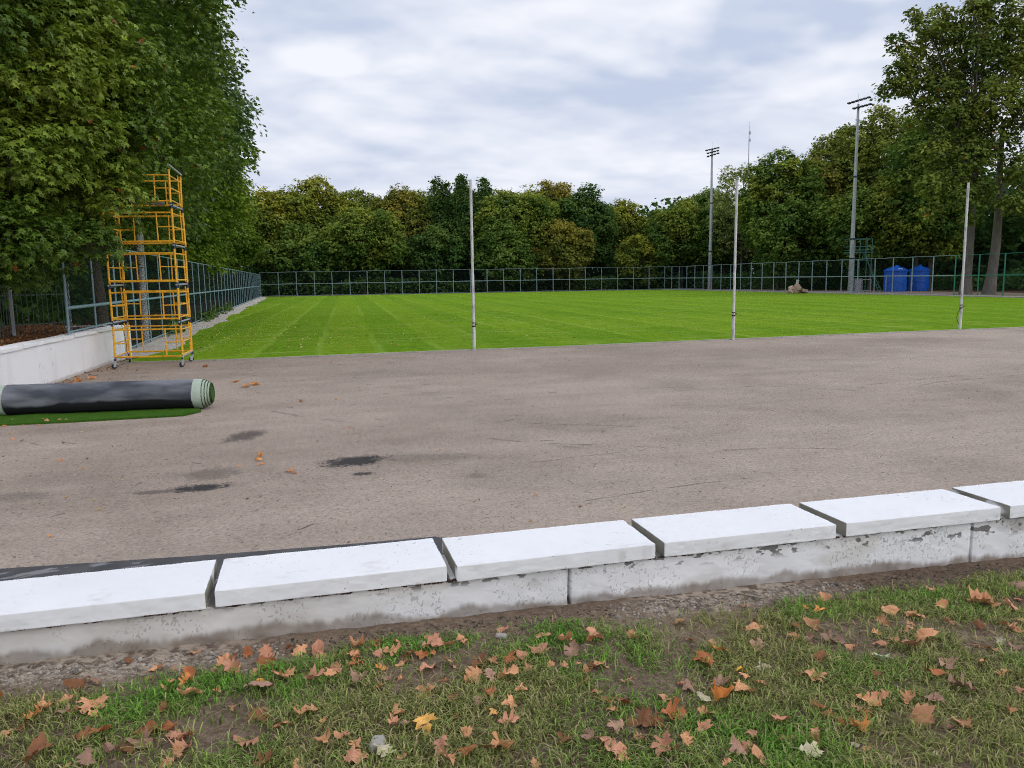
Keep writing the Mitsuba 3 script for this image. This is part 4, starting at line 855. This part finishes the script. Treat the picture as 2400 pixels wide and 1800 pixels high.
# ---------------------------------------------------------------- grass of the verge
rng = np.random.default_rng(500)
def grass_density(X, Y):
    q = np.stack([X, Y, X * 0], -1)
    v = -0.2481 * (X + 1.38) + 0.9687 * (Y - 3.396)
    d = meshkit.fbm(q * 2.6, 4, 31)
    e = -0.135 - 0.12 * np.clip(-(X + 0.7), 0, 1.2) - 0.12 * np.exp(-((X - 1.05) / 0.6) ** 2) + 0.16 * (meshkit.fbm(q * 3.5, 3, 33) - 0.5)
    edge = np.clip((e - v) / 0.14, 0, 1)
    path = 1 - np.clip(1.2 - np.hypot((X - 2.0) / 0.75, (Y - 2.28) / 0.22), 0, 1)
    return np.clip((d - 0.36) * 4.2, 0.10, 1) * edge * path
def blades(n, x0, x1, y0, y1, hmin, hmax, w, curl, keepf, colf, flat=0.0):
    tuft = np.column_stack([rng.uniform(x0, x1, n // 7), rng.uniform(y0, y1, n // 7)])
    p = np.repeat(tuft, 7, 0) + rng.normal(0, 0.014, (n // 7 * 7, 2))
    p = p[rng.random(len(p)) < keepf(p[:, 0], p[:, 1])]
    n = len(p); a = rng.uniform(0, 2 * np.pi, n)
    h = rng.uniform(hmin, hmax, n) * (0.6 + 0.6 * meshkit.fbm(np.column_stack([p * 3, p[:, 0] * 0]), 3, 37) * 1.3)
    d = np.column_stack([np.cos(a), np.sin(a), 0 * a]); s = np.column_stack([-np.sin(a), np.cos(a), 0 * a])
    b = np.column_stack([p, soilz(p[:, 0], p[:, 1]) - 0.003])
    l1, l2 = rng.uniform(0.1, 0.5, n) + flat, rng.uniform(0.35, 1.3, n) * curl + flat
    up = np.array([0, 0, 1.0])
    m1 = b + up * (h * 0.45 * (1 - 0.75 * flat))[:, None] + d * (h * l1 * 0.5)[:, None]
    m2 = b + up * (h * (0.82 - 0.2 * (l2 > 0.9)) * (1 - 0.85 * flat))[:, None] + d * (h * (l1 * 0.5 + l2 * 0.45))[:, None]
    tip = b + up * (h * np.clip(1.0 - 0.45 * l2, 0.15, 1) * (1 - 0.92 * flat))[:, None] + d * (h * (l1 * 0.5 + l2 * 0.95))[:, None]
    ww = (w * rng.uniform(0.6, 1.3, n))[:, None] / 2
    v = np.stack([b - s * ww, b + s * ww, m1 - s * ww, m1 + s * ww, m2 - s * ww * 0.75, m2 + s * ww * 0.75, tip], 1).reshape(-1, 3)
    t = np.array([(0, 1, 3), (0, 3, 2), (2, 3, 5), (2, 5, 4), (4, 5, 6)])
    f = (t[None] + (np.arange(n) * 7)[:, None, None]).reshape(-1, 3)
    return v, f, np.repeat(colf(p, n), 7, 0)
def gcol(p, n):
    k = np.clip(meshkit.fbm(np.column_stack([p * 2.0, p[:, 0] * 0]), 3, 41)[:, None] * 2.4 - 0.8 + 0.14 * rng.normal(size=(n, 1)), 0, 1)
    c = np.array([0.28, 0.315, 0.105]) * (1 - k) + np.array([0.165, 0.36, 0.055]) * k
    c = c * np.clip(1 + 0.42 * rng.normal(size=(n, 1)), 0.30, 2.0)
    m = rng.random(n) < 0.17 * (1 - k[:, 0]) + 0.05
    c[m] = np.array([0.55, 0.47, 0.25]) * rng.uniform(0.6, 1.2, (m.sum(), 1))
    return c
v1 = blades(170000, -2.6, 3.6, 2.25, 4.25, 0.022, 0.062, 0.0040, 1.0, grass_density, gcol)
v2 = blades(40000, -4.6, 6.5, -1.5, 5.2, 0.025, 0.060, 0.0050, 1.0, lambda x, y: grass_density(x, y) * ~((x > -2.6) & (x < 3.6) & (y > 2.25) & (y < 4.25)), gcol)
v3 = blades(26000, -2.6, 3.6, 2.25, 4.2, 0.03, 0.075, 0.0022, 1.0, lambda x, y: np.clip(grass_density(x, y) * 0.5 + 0.16 * (-0.2481 * (x + 1.38) + 0.9687 * (y - 3.396) < -0.1), 0, 1), lambda p, n: np.array([0.42, 0.35, 0.21]) * rng.uniform(0.45, 1.3, (n, 1)), 0.75)
v = np.vstack([v1[0], v2[0], v3[0]]); f = np.vstack([v1[1], v2[1] + len(v1[0]), v3[1] + len(v1[0]) + len(v2[0])])
put('grass', (v, f), 'grass_mat', color=np.vstack([v1[2], v2[2], v3[2]]), kind='stuff', label='patchy short grass with dry straw in front of the low wall', cat='grass')
# crumbs of mortar, grit and small pebbles at the foot of the wall
n = 5200
u = rng.uniform(-1.9, 4.9, n); vv = -0.02 - np.abs(rng.normal(0, 0.12, n)) - 0.04 * rng.random(n)
lime = (u < 0.3) | ((u > 1.9) & (u < 3.4))
p = W0 + u[:, None] * U + vv[:, None] * V
s = rng.gamma(2.0, 0.0016, n) + 0.0012; s = np.where(lime, s * 1.25, s)
p[:, 2] = soilz(p[:, 0], p[:, 1]) + s * 0.2
ico = trimesh.creation.icosphere(subdivisions=0)
tv = ico.vertices * [1, 0.75, 0.5]
col = np.where(lime[:, None], np.array([0.34, 0.30, 0.26]), np.array([0.14, 0.11, 0.085])) * rng.uniform(0.35, 1.3, (n, 1))
v, f, c = scatter(tv, ico.faces, p, rng.normal(size=(n, 3)) * 0.4 + [0, 0, 1], rng.normal(size=(n, 3)), s, col)
put('mortar_rubble', (v, f), 'crumb_mat', color=c, kind='stuff', label='crumbled pale mortar and grit along the foot of the low wall', cat='rubble')
for x, y, s, lab in ((-0.50, 2.58, 0.042, 'smooth grey pebble in the grass below the big tan leaf'), (-0.44, 3.42, 0.018, 'small round grey pebble on the bare soil under the wall'), (-0.07, 3.46, 0.026, 'flat whitish stone on the bare soil under the wall')):
    vv, ff = rbox(np.array([s * 1.5, s, s * 0.7]) * 1.3, s * 0.4, s * 0.4, s * 0.12, 30, 2)
    put('pebble', (vv @ trimesh.transformations.rotation_matrix(R.uniform(0, 3), [0, 0, 1])[:3, :3].T + [x, y, float(soilz(np.array([x]), np.array([y]))[0]) + s * 0.4], ff), 'concrete_mat', smooth=True, label=lab, cat='stone')

# ---------------------------------------------------------------- fallen leaves
def leaf_outline(kind, rng):
    """right half of a lobed leaf, base at the origin, tip at (0, 1)"""
    if kind == 'oak': h = [(0.05, 0.06), (0.20, 0.14), (0.10, 0.24), (0.36, 0.32), (0.38, 0.42), (0.15, 0.46), (0.42, 0.58), (0.40, 0.70), (0.15, 0.68), (0.26, 0.86), (0.12, 0.90)]
    elif kind == 'maple': h = [(0.04, 0.08), (0.34, 0.04), (0.26, 0.16), (0.56, 0.28), (0.44, 0.36), (0.60, 0.58), (0.36, 0.54), (0.20, 0.58), (0.34, 0.76), (0.16, 0.78), (0.10, 0.90)]
    else: h = [(0.10, 0.08), (0.24, 0.22), (0.30, 0.40), (0.28, 0.58), (0.19, 0.76), (0.08, 0.92)]
    return np.array(h) * (1 + 0.10 * rng.normal(size=(len(h), 2)))
def leaf_mesh(kind, size, rng, curl=1.0):
    hr, hl = leaf_outline(kind, rng), leaf_outline(kind, rng)
    ring = np.vstack([[[0, 0]], hr, [[0, 1.0]], (hl * [-1, 1])[::-1]])
    poly = Polygon(ring).buffer(0)
    if poly.geom_type != 'Polygon': poly = max(poly.geoms, key=lambda g: g.area)
    v, f = trimesh.creation.triangulate_polygon(poly, engine='earcut')
    m = trimesh.Trimesh(np.column_stack([v, np.zeros(len(v))]), f).subdivide_to_size(0.17)
    v = np.array(m.vertices)
    x, y = v[:, 0].copy(), v[:, 1].copy()
    a, b, c_ = rng.uniform(0.2, 1.2) * curl * rng.choice([1, 1, -0.5]), rng.uniform(-0.5, 0.9) * curl, rng.uniform(-0.9, 0.9) * curl
    z = a * x * x * 1.3 + b * (y - 0.5) ** 2 + c_ * x * (y - 0.4) + 0.07 * curl * np.sin(7 * x + 9 * y + rng.uniform(0, 6)) - 0.04 * np.exp(-(x / 0.035) ** 2)
    v[:, 0] = x * (1 - 0.18 * abs(a)); v[:, 1] = (y - 0.5); v[:, 2] = z - np.percentile(z, 30)
    stalk = tube([(0, -0.49, v[:, 2].min() * 0.2), (0.02, -0.62, 0.0), (0.06 * rng.normal(), -0.80, 0.03)], [0.017, 0.014, 0.011], 4)
    n0 = len(v)
    return np.vstack([v, stalk[0]]) * size, np.vstack([m.faces, stalk[1] + n0])
LCOL = {'t': (0.599, 0.301, 0.153), 'p': (0.545, 0.262, 0.160), 'm': (0.368, 0.217, 0.153), 'b': (0.232, 0.098, 0.042), 'r': (0.395, 0.138, 0.053), 'o': (0.709, 0.289, 0.084), 'g': (0.517, 0.472, 0.309), 'G': (0.368, 0.432, 0.237), 'Y': (0.817, 0.446, 0.153), 'K': (0.827, 0.472, 0.130), 'U': (0.827, 0.432, 0.035), 'O': (0.572, 0.190, 0.035), 'B': (0.640, 0.314, 0.143), 'y': (0.653, 0.446, 0.143), 'c': (0.627, 0.289, 0.094)}
LNAME = {'t': ('dry tan lobed leaf lying in the grass before the low wall', 'tan leaves in the verge grass'), 'p': ('pinkish brown fallen leaf lying in the grass before the low wall', 'pinkish leaves in the verge grass'),
         'm': ('dull mauve brown fallen leaf lying in the grass before the low wall', 'mauve leaves in the verge grass'), 'b': ('dark brown curled leaf lying in the grass before the low wall', 'dark brown leaves in the verge grass'),
         'r': ('rust red fallen leaf lying in the grass before the low wall', 'rusty leaves in the verge grass'), 'o': ('orange fallen leaf lying in the grass before the low wall', 'orange leaves in the verge grass'),
         'g': ('pale grey upturned leaf lying in the grass before the low wall', 'pale grey leaves in the verge grass'), 'G': ('grey green maple leaf lying in the grass, right part of the verge', None), 'Y': ('small golden leaf lying in the middle of the verge grass', None),
         'K': ('golden yellow maple leaf with a stalk lying in the grass', None), 'U': ('bright yellow roundish leaf in the grass, right of the middle', None), 'O': ('deep orange leaf lying in the grass beside a pale leaf', None), 'B': ('largest crumpled tan leaf in the grass, at the bottom edge of the view', None)}
VERGE = """-1.29,3.22,6,t -1.21,3.3,7,r -1.11,3.28,7,p -1.09,3.19,7,r -1.02,3.34,5,r -0.9,3.32,9,p -0.85,3.25,8,p -0.84,3.05,7,p -0.77,3.11,6,p -1.37,3.02,5,o -1.36,2.97,4,p -1.3,2.91,9,t -1.71,3.23,3,b -1.55,3.16,6,t -1.79,2.89,5,t -1.84,2.84,6,t -1.85,2.78,6,o -1.66,2.83,10,t -1.62,2.77,4,t -1.06,3.02,5,o -0.97,3.05,8,t -1.04,2.96,9,m -1.37,2.82,4,b -1.12,2.86,2,t -0.98,2.79,8,b -0.88,2.73,6,t -0.81,2.78,9,t -0.73,2.72,3,t -1.37,2.67,8,r -1.31,2.69,7,r -1.22,2.64,6,b -1.2,2.57,7,p -1.2,2.54,5,t -1.35,2.6,8,m -1.4,2.57,6,b -1.42,2.52,9,m -1.5,2.5,7,m -1.55,2.47,4,t -1.58,2.63,6,b -1.52,2.64,7,r -1.68,2.53,8,b -1.89,2.67,4,t -1.85,2.7,3,b -0.98,2.62,8,p -0.7,2.6,7,t -0.65,2.63,4,t -1.21,2.48,4,t -0.88,2.49,8,b -0.81,2.57,2,b -0.76,2.47,4,t -0.73,3.34,7,t -0.63,3.33,3,r -0.55,3.28,8,t -0.48,3.28,6,r -0.41,3.28,8,r -0.41,3.45,4,p -0.38,3.35,9,p -0.31,3.36,7,t -0.25,3.42,7,t -0.48,3.21,4,b -0.58,3.13,4,o -0.38,3.15,8,p -0.29,3.17,6,t -0.16,3.19,8,b -0.1,3.18,4,t -0.03,3.18,7,r 0.02,3.23,6,p 0.09,3.28,8,p 0.12,3.43,6,p 0.23,3.37,9,t 0.37,3.44,9,p 0.54,3.42,7,t 0.25,3.26,8,m 0.35,3.19,9,t 0.29,3.13,6,t 0.15,3.16,4,t 0.21,3.16,4,p 0.05,3.12,4,p -0.55,3.06,6,m -0.66,3.06,7,m -0.49,3.07,2,t -0.56,2.97,2,r -0.29,3.02,5,p -0.18,3.05,8,t -0.11,3.03,6,m -0.04,3.04,8,t 0.01,2.94,5,t -0.11,2.91,6,r -0.37,2.95,2,r -0.26,2.87,6,b -0.15,2.83,5,m -0.03,2.83,5,t -0.09,2.77,4,Y 0.28,3.03,5,p 0.33,2.99,5,p 0.35,2.9,7,r 0.42,2.88,7,b 0.47,3.07,5,t 0.6,2.92,6,p 0.68,3.03,4,p 0.6,2.79,9,r 0.47,2.75,9,b 0.53,2.74,5,b 0.37,2.82,4,t 0.37,2.71,7,m 0.46,2.65,6,p 0.26,2.63,8,m 0.31,2.59,6,p 0.34,2.54,8,p 0.36,2.51,5,t 0.52,2.57,8,p 0.56,2.56,3,b -0.45,2.77,6,t -0.46,2.69,5,p -0.41,2.69,4,m -0.34,2.67,7,K -0.19,2.64,4,t -0.23,2.74,2,b -0.47,2.53,7,g -0.4,2.49,3,t -0.27,2.54,6,p -0.24,2.49,6,t -0.18,2.52,7,r -0.05,2.56,12,B 0.06,2.49,4,t -0.11,2.56,4,b -0.58,2.58,5,t -0.63,2.64,2,p 1.91,3.77,8,t 2.01,3.71,8,t 2.4,3.85,15,t 2.45,3.82,13,t 2.56,3.83,9,p 2.65,3.9,5,p 2.19,3.79,5,t 1.54,3.74,5,o 1.48,3.77,2,o 1.34,3.56,6,t 1.45,3.59,9,t 1.14,3.51,10,t 1.18,3.58,6,p 1.31,3.46,5,t 0.9,3.38,5,p 0.81,3.41,4,p 1.1,3.34,8,m 1.48,3.43,9,m 1.38,3.45,6,m 1.54,3.38,5,t 1.72,3.5,5,t 1.69,3.4,6,p 1.77,3.43,5,t 1.9,3.43,11,t 1.79,3.34,8,p 2.13,3.62,5,p 1.82,3.66,6,t 1.87,3.53,6,t 1.94,3.61,4,t 2.25,3.56,9,p 2.4,3.58,8,t 2.5,3.65,4,t 2.18,3.36,6,t 2.26,3.42,5,g 2.3,3.38,5,m 2.13,3.39,3,t 1.6,3.22,10,G 1.6,3.27,3,t 1.33,3.21,6,b 1.07,3.15,5,g 0.91,3.29,7,o 0.83,3.2,9,r 0.96,3.11,5,U 0.96,3.07,4,t 1.52,3.07,5,b 1.25,3.07,9,t 1.87,3.17,11,m 2.05,3.21,3,t 2.08,3.11,6,t 1.84,3,11,m 0.71,3.01,6,m 0.84,3.01,8,m 0.93,2.97,7,t 1.01,3.01,4,t 0.83,2.9,8,O 0.75,2.9,6,g 0.73,2.8,6,t 1.4,2.89,8,t 1.47,2.91,5,t 1.34,2.84,5,p 1.35,2.81,4,o 1.56,2.9,6,t 1.18,2.84,6,t 1.21,2.8,7,t 1.24,2.75,5,r 1.28,2.72,6,o 0.99,2.74,9,p 0.99,2.65,5,p 1.09,2.64,7,t 0.86,2.67,4,p 0.81,2.57,6,p 0.84,2.51,7,t 0.78,2.55,6,m 1.04,2.55,7,g 1.25,2.59,4,t 1.22,2.6,3,g 1.55,2.75,8,t 1.68,2.72,8,t 1.63,2.71,5,m 1.91,2.81,3,t 2.06,2.97,4,p 1.37,2.68,4,m 1.31,2.5,3,g 0.61,2.6,5,t 0.72,2.48,3,t 1.48,2.55,2,g"""
STONES = ['first', 'second', 'third', 'fourth', 'fifth', 'sixth']
ORD = ['', 'second ', 'third ', 'fourth ', 'fifth ', 'sixth ', 'seventh ', 'eighth ', 'ninth ', 'tenth '] + [f'{k}th ' for k in range(11, 60)]
def stone_of(x, y):
    u = 0.9687 * (x + 1.38) + 0.2481 * (y - 3.396)
    return int(np.clip(np.floor((u + 1.09) / 1.105), 0, 5))
LIST = [(float(a), float(b), float(c), e) for a, b, c, e in (s.split(',') for s in VERGE.split())]
rx = np.random.default_rng(61)
for k in range(56):      # more of the same, thickest along the edge of the bare soil
    near = k < 30
    u_, v_ = (rx.normal(0.15, 0.55), -0.30 + 0.10 * rx.normal()) if near else (rx.uniform(-0.9, 4.4), rx.uniform(-1.25, -0.22))
    q_ = W0 + U * u_ + V * v_
    if not (2.3 < q_[1] < 4.2): q_[1] = rx.uniform(2.5, 3.0)
    LIST.append((round(float(q_[0]), 3), round(float(q_[1]), 3), float(rx.choice([3, 4, 5, 6, 7])), str(rx.choice(list('tttpprmb')))))
LOOK = {'t': 'dry tan leaf', 'p': 'pinkish brown leaf', 'm': 'dull mauve leaf', 'b': 'dark brown leaf', 'r': 'rust red leaf', 'o': 'orange leaf', 'g': 'pale grey leaf'}
LUNI = {}
for ck in LOOK:
    for st in range(6):
        ix = [k for k, q in enumerate(LIST) if q[3] == ck and stone_of(q[0], q[1]) == st]
        ix.sort(key=lambda k: -(-0.2481 * LIST[k][0] + 0.9687 * LIST[k][1]))
        for r_, k in enumerate(ix):
            LUNI[k] = f'{LOOK[ck]} before the {STONES[st]} coping stone from the roll side' + (f', {ORD[r_]}nearest the wall' if len(ix) > 1 else '')
rng = np.random.default_rng(600)
def drop(x, y, size, ck, zf, key, lab, grp, tilt, kind=None, curl=1.0):
    kind = kind or rng.choice(['oak', 'oak', 'maple', 'plain'], p=[0.38, 0.22, 0.28, 0.12])
    v, f = leaf_mesh(kind, size, rng, curl)
    M = trimesh.transformations.euler_matrix(rng.normal(0, tilt), rng.normal(0, tilt), rng.uniform(0, 6.28))[:3, :3]
    v = v @ M.T
    v = v + [x, y, zf - np.percentile(v[:, 2], 8)]
    base = np.array(LCOL[ck]) * rng.uniform(0.82, 1.15)
    q = meshkit.fbm(v / size * 2.2 + rng.uniform(0, 50), 3, 5)[:, None]
    col = base * (0.70 + 0.6 * q) * (1 + 0.05 * rng.normal(size=(len(v), 1)))
    col[-12:] = base * 0.55
    put(key, (v, f), 'dry_leaf_mat', smooth=True, color=np.clip(col, 0.005, 0.95), label=lab, cat='leaf', group=grp)
for k_, (x, y, w, ck) in enumerate(LIST):
    g = float(grass_density(np.array([x]), np.array([y]))[0])
    size = {'B': 0.135, 'K': 0.085, 'G': 0.085}.get(ck, float(np.clip(w / 100 * 1.28, 0.036, 0.115)))
    drop(x, y, size, ck, float(soilz(np.array([x]), np.array([y]))[0]) + 0.004 + 0.022 * g, 'fallen_leaf', LUNI.get(k_, LNAME[ck][0]), LNAME[ck][1] and 'fallen leaves in the verge grass', 0.30, kind={'K': 'maple', 'G': 'maple', 'B': 'oak', 'U': 'plain'}.get(ck), curl=1.0 if size > 0.05 else 1.3)
PAVED = """-6.47,18.25,35,c -6.05,17.47,29,c -6.05,17.75,29,c -5.85,17.59,24,c -3.42,10.29,12,c -3.37,10.09,11,c -3.46,10.45,11,c -3.43,10.15,9,c -3.27,9.89,10,o -3.31,9.85,8,t -2.79,9.48,14,o -2.71,9.37,9,r -4.16,15.13,12,r -3.53,15.39,8,o -6.1,10.23,9,o -4.37,7.06,7,o -5.12,9.41,5,o -4.73,9.16,5,y -5,8.44,5,y -4.62,8.3,5,y -4.36,7.92,5,y -6.9,12.24,8,y -7.51,11.66,9,b -7.71,11.77,12,t -8.09,12.3,7,t -2.91,8.24,5,b -2.79,8.33,6,b -5.54,9.77,5,t -6.75,11.45,9,b -2.62,12.28,8,r -10.61,18.5,30,c -10.76,19.07,27,o -10.66,19.47,24,o -10.11,19.4,11,r -8.69,21.86,17,r -7.37,21.89,10,o -5.27,22.49,11,o -3.26,21.21,7,r -8.2,13.36,6,y -8.7,13.32,7,y -8.3,12.97,7,t -8.03,12.95,9,t -8,13.14,10,t -7.84,13.25,9,t -7.72,13.24,7,t -7.09,13.23,5,t -8.73,14.19,5,t -8.53,14.17,5,t -6.37,14.11,8,t -8.59,12.92,9,o -10.23,21.05,12,b -10.69,21.51,11,b -3.53,9.77,5,o -1.24,12.2,5,t -0.49,8.73,5,g -0.43,8.01,5,t 0.24,8.2,6,t 0.69,7.77,5,b 1.13,7.72,5,y -1.13,16.91,8,b"""
PL = sorted([(float(a), float(b), float(c) / 100, e) for a, b, c, e in (s.split(',') for s in PAVED.split())], key=lambda q: q[1] - 0.256 * q[0])
PLOOK = {'c': 'orange brown leaf', 'o': 'orange leaf', 'r': 'red brown leaf', 't': 'tan leaf', 'y': 'tiny yellowish leaf', 'b': 'dark brown leaf', 'g': 'pale leaf'}
seen_ = {}
CL = []
for x, y, w, ck in PL:
    if w > 0.16 or ck == 'c':
        where = 'past the turf roll end' if y > 17 and x > -8 else 'below the retaining wall' if y > 17 else 'between the black stains'
        for _ in range(2 if w > 0.16 else 1):
            CL.append((x + (rng.normal(0, 0.09) if w > 0.16 else 0), y + (rng.normal(0, 0.09) if w > 0.16 else 0), 0.15 if w > 0.16 else max(0.05, w * 0.8), ck, where))
        continue
    on = mpoly.contains(Point(x, y)) or (12.6 < y < 14.3 and x < -6)
    kk = ('f' if on else '') + ck
    seen_[kk] = seen_.get(kk, 0) + 1
    lab_ = f'{PLOOK[ck]} on or beside the loose turf flap, {ORD[seen_[kk] - 1]}nearest the camera' if on else f'{PLOOK[ck]} lying alone on the pavement, {ORD[seen_[kk] - 1]}nearest the low wall'
    drop(x, y, max(0.05, w * 0.8), ck, 0.05 if mpoly.contains(Point(x, y)) else 0.006, 'fallen_leaf', lab_, 'leaves on the turf flap' if on else 'single leaves on the pavement', 0.2)
for x, y, s_, ck, where in sorted(CL, key=lambda q: q[1]):
    kk = ck + where; seen_[kk] = seen_.get(kk, 0) + 1
    drop(x, y, s_, ck, 0.012, 'fallen_leaf', f'{PLOOK[ck]} in the leaf clump {where}, {ORD[seen_[kk] - 1]}nearest', f'leaves in the clump {where}', 0.25, 'maple')
# twigs, seeds and crumbs of leaf on the pavement, turf and bank: nobody could count them
def flakes(n, pts, smin, smax, cols, key, lab, cat):
    p = pts(n); n = len(p)
    col = np.array(cols)[rng.integers(0, len(cols), n)] * rng.uniform(0.6, 1.25, (n, 1))
    S = rng.uniform(smin, smax, n)[:, None] * np.column_stack([rng.uniform(0.3, 0.9, n), np.ones(n), np.ones(n)])
    v, f, c = scatter(*LEAF2, p, rng.normal(size=(n, 3)) * 0.35 + [0, 0, 1], rng.normal(size=(n, 3)), S, col)
    v[:, 2] += 0.2 * smax
    put(key, (v, f), 'dry_leaf_mat', color=c, kind='stuff', label=lab, cat=cat)
def on_pave(n):
    x = -12 + 30 * rng.random(n) ** 1.7; y = rng.uniform(6.3, 25, n)
    return np.column_stack([x, y, 0 * x])[(x > wallx(y) + 0.3) & (y < 23.3 + 0.25 * (x + 9)) & (y > 4.5 + 0.256 * (x + 1.4))]
flakes(2300, on_pave, 0.012, 0.042, [(0.10, 0.06, 0.035), (0.16, 0.09, 0.05), (0.30, 0.16, 0.07), (0.055, 0.035, 0.025), (0.34, 0.27, 0.15)], 'leaf_crumbs', 'tiny dry leaf crumbs and seeds strewn over the pavement', 'litter')
def on_turf(n):
    s = rng.gamma(1.4, 9.0, n); o = rng.gamma(1.3, 4.5, n) + 1.4
    p = LF0 + lfd * (s + 5)[:, None] + lfn * o[:, None]
    return np.column_stack([p, 0.037 + 0 * s])[(p[:, 1] > 23.8 + 0.25 * (p[:, 0] + 9)) & (p[:, 0] < 20)]
flakes(1200, on_turf, 0.05, 0.11, [(0.50, 0.40, 0.10), (0.45, 0.22, 0.06), (0.55, 0.48, 0.20), (0.40, 0.33, 0.09)], 'leaf_litter', 'scattered small yellow leaves on the near left of the turf', 'litter')
def on_bank(n):
    y = rng.uniform(8, 26, n); x = wallx(y) - 0.4 - rng.random(n) ** 1.5 * 5
    return np.column_stack([x, y, bankz(x, y)])
flakes(3200, on_bank, 0.06, 0.15, [(0.30, 0.13, 0.05), (0.20, 0.08, 0.03), (0.40, 0.22, 0.11), (0.12, 0.05, 0.025)], 'leaf_litter', 'brown leaf litter covering the bank under the bar fence', 'litter')
def by_wall(n):
    y = rng.uniform(14, 24, n); x = wallx(y) + 0.05 + rng.gamma(1.2, 0.28, n)
    return np.column_stack([x, y, 0 * x])
flakes(420, by_wall, 0.04, 0.11, [(0.36, 0.17, 0.06), (0.16, 0.08, 0.04), (0.09, 0.05, 0.03), (0.42, 0.25, 0.10)], 'leaf_litter', 'dry leaves and twigs gathered at the foot of the retaining wall', 'litter')
# thin bent twigs lying about
for k in range(1):
    mb = MB()
    for _ in range(120):
        x, y = -10 + 12 * rng.random() ** 1.4, rng.uniform(7, 23); a = rng.uniform(0, 3.14); L = rng.uniform(0.05, 0.22)
        if x < wallx(y) + 0.4 or y < 5 + 0.256 * (x + 1.4): continue
        d = np.array([math.cos(a), math.sin(a), 0]); s = np.array([-d[1], d[0], 0]) * rng.normal(0, 0.12) * L
        c = np.array([x, y, 0.007]); mb.add(*tube([c - d * L / 2, c + s, c + d * L / 2], 0.0025, 4))
    for _ in range(26):
        u_, v_ = rng.uniform(-1.8, 4.5), -rng.uniform(0.03, 0.3); c = wl(u_, v_); c[2] = float(soilz(c[:1], c[1:2])[0]) + 0.008
        a = rng.uniform(0, 3.14); L = rng.uniform(0.05, 0.16); d = np.array([math.cos(a), math.sin(a), rng.normal(0, 0.12)])
        mb.add(*tube([c - d * L / 2, c + [0, 0, 0.006], c + d * L / 2], 0.0016, 4))
    put('twigs', mb.mesh(), 'bark_mat', kind='stuff', label='thin dry twigs scattered over the pavement and soil', cat='twigs')
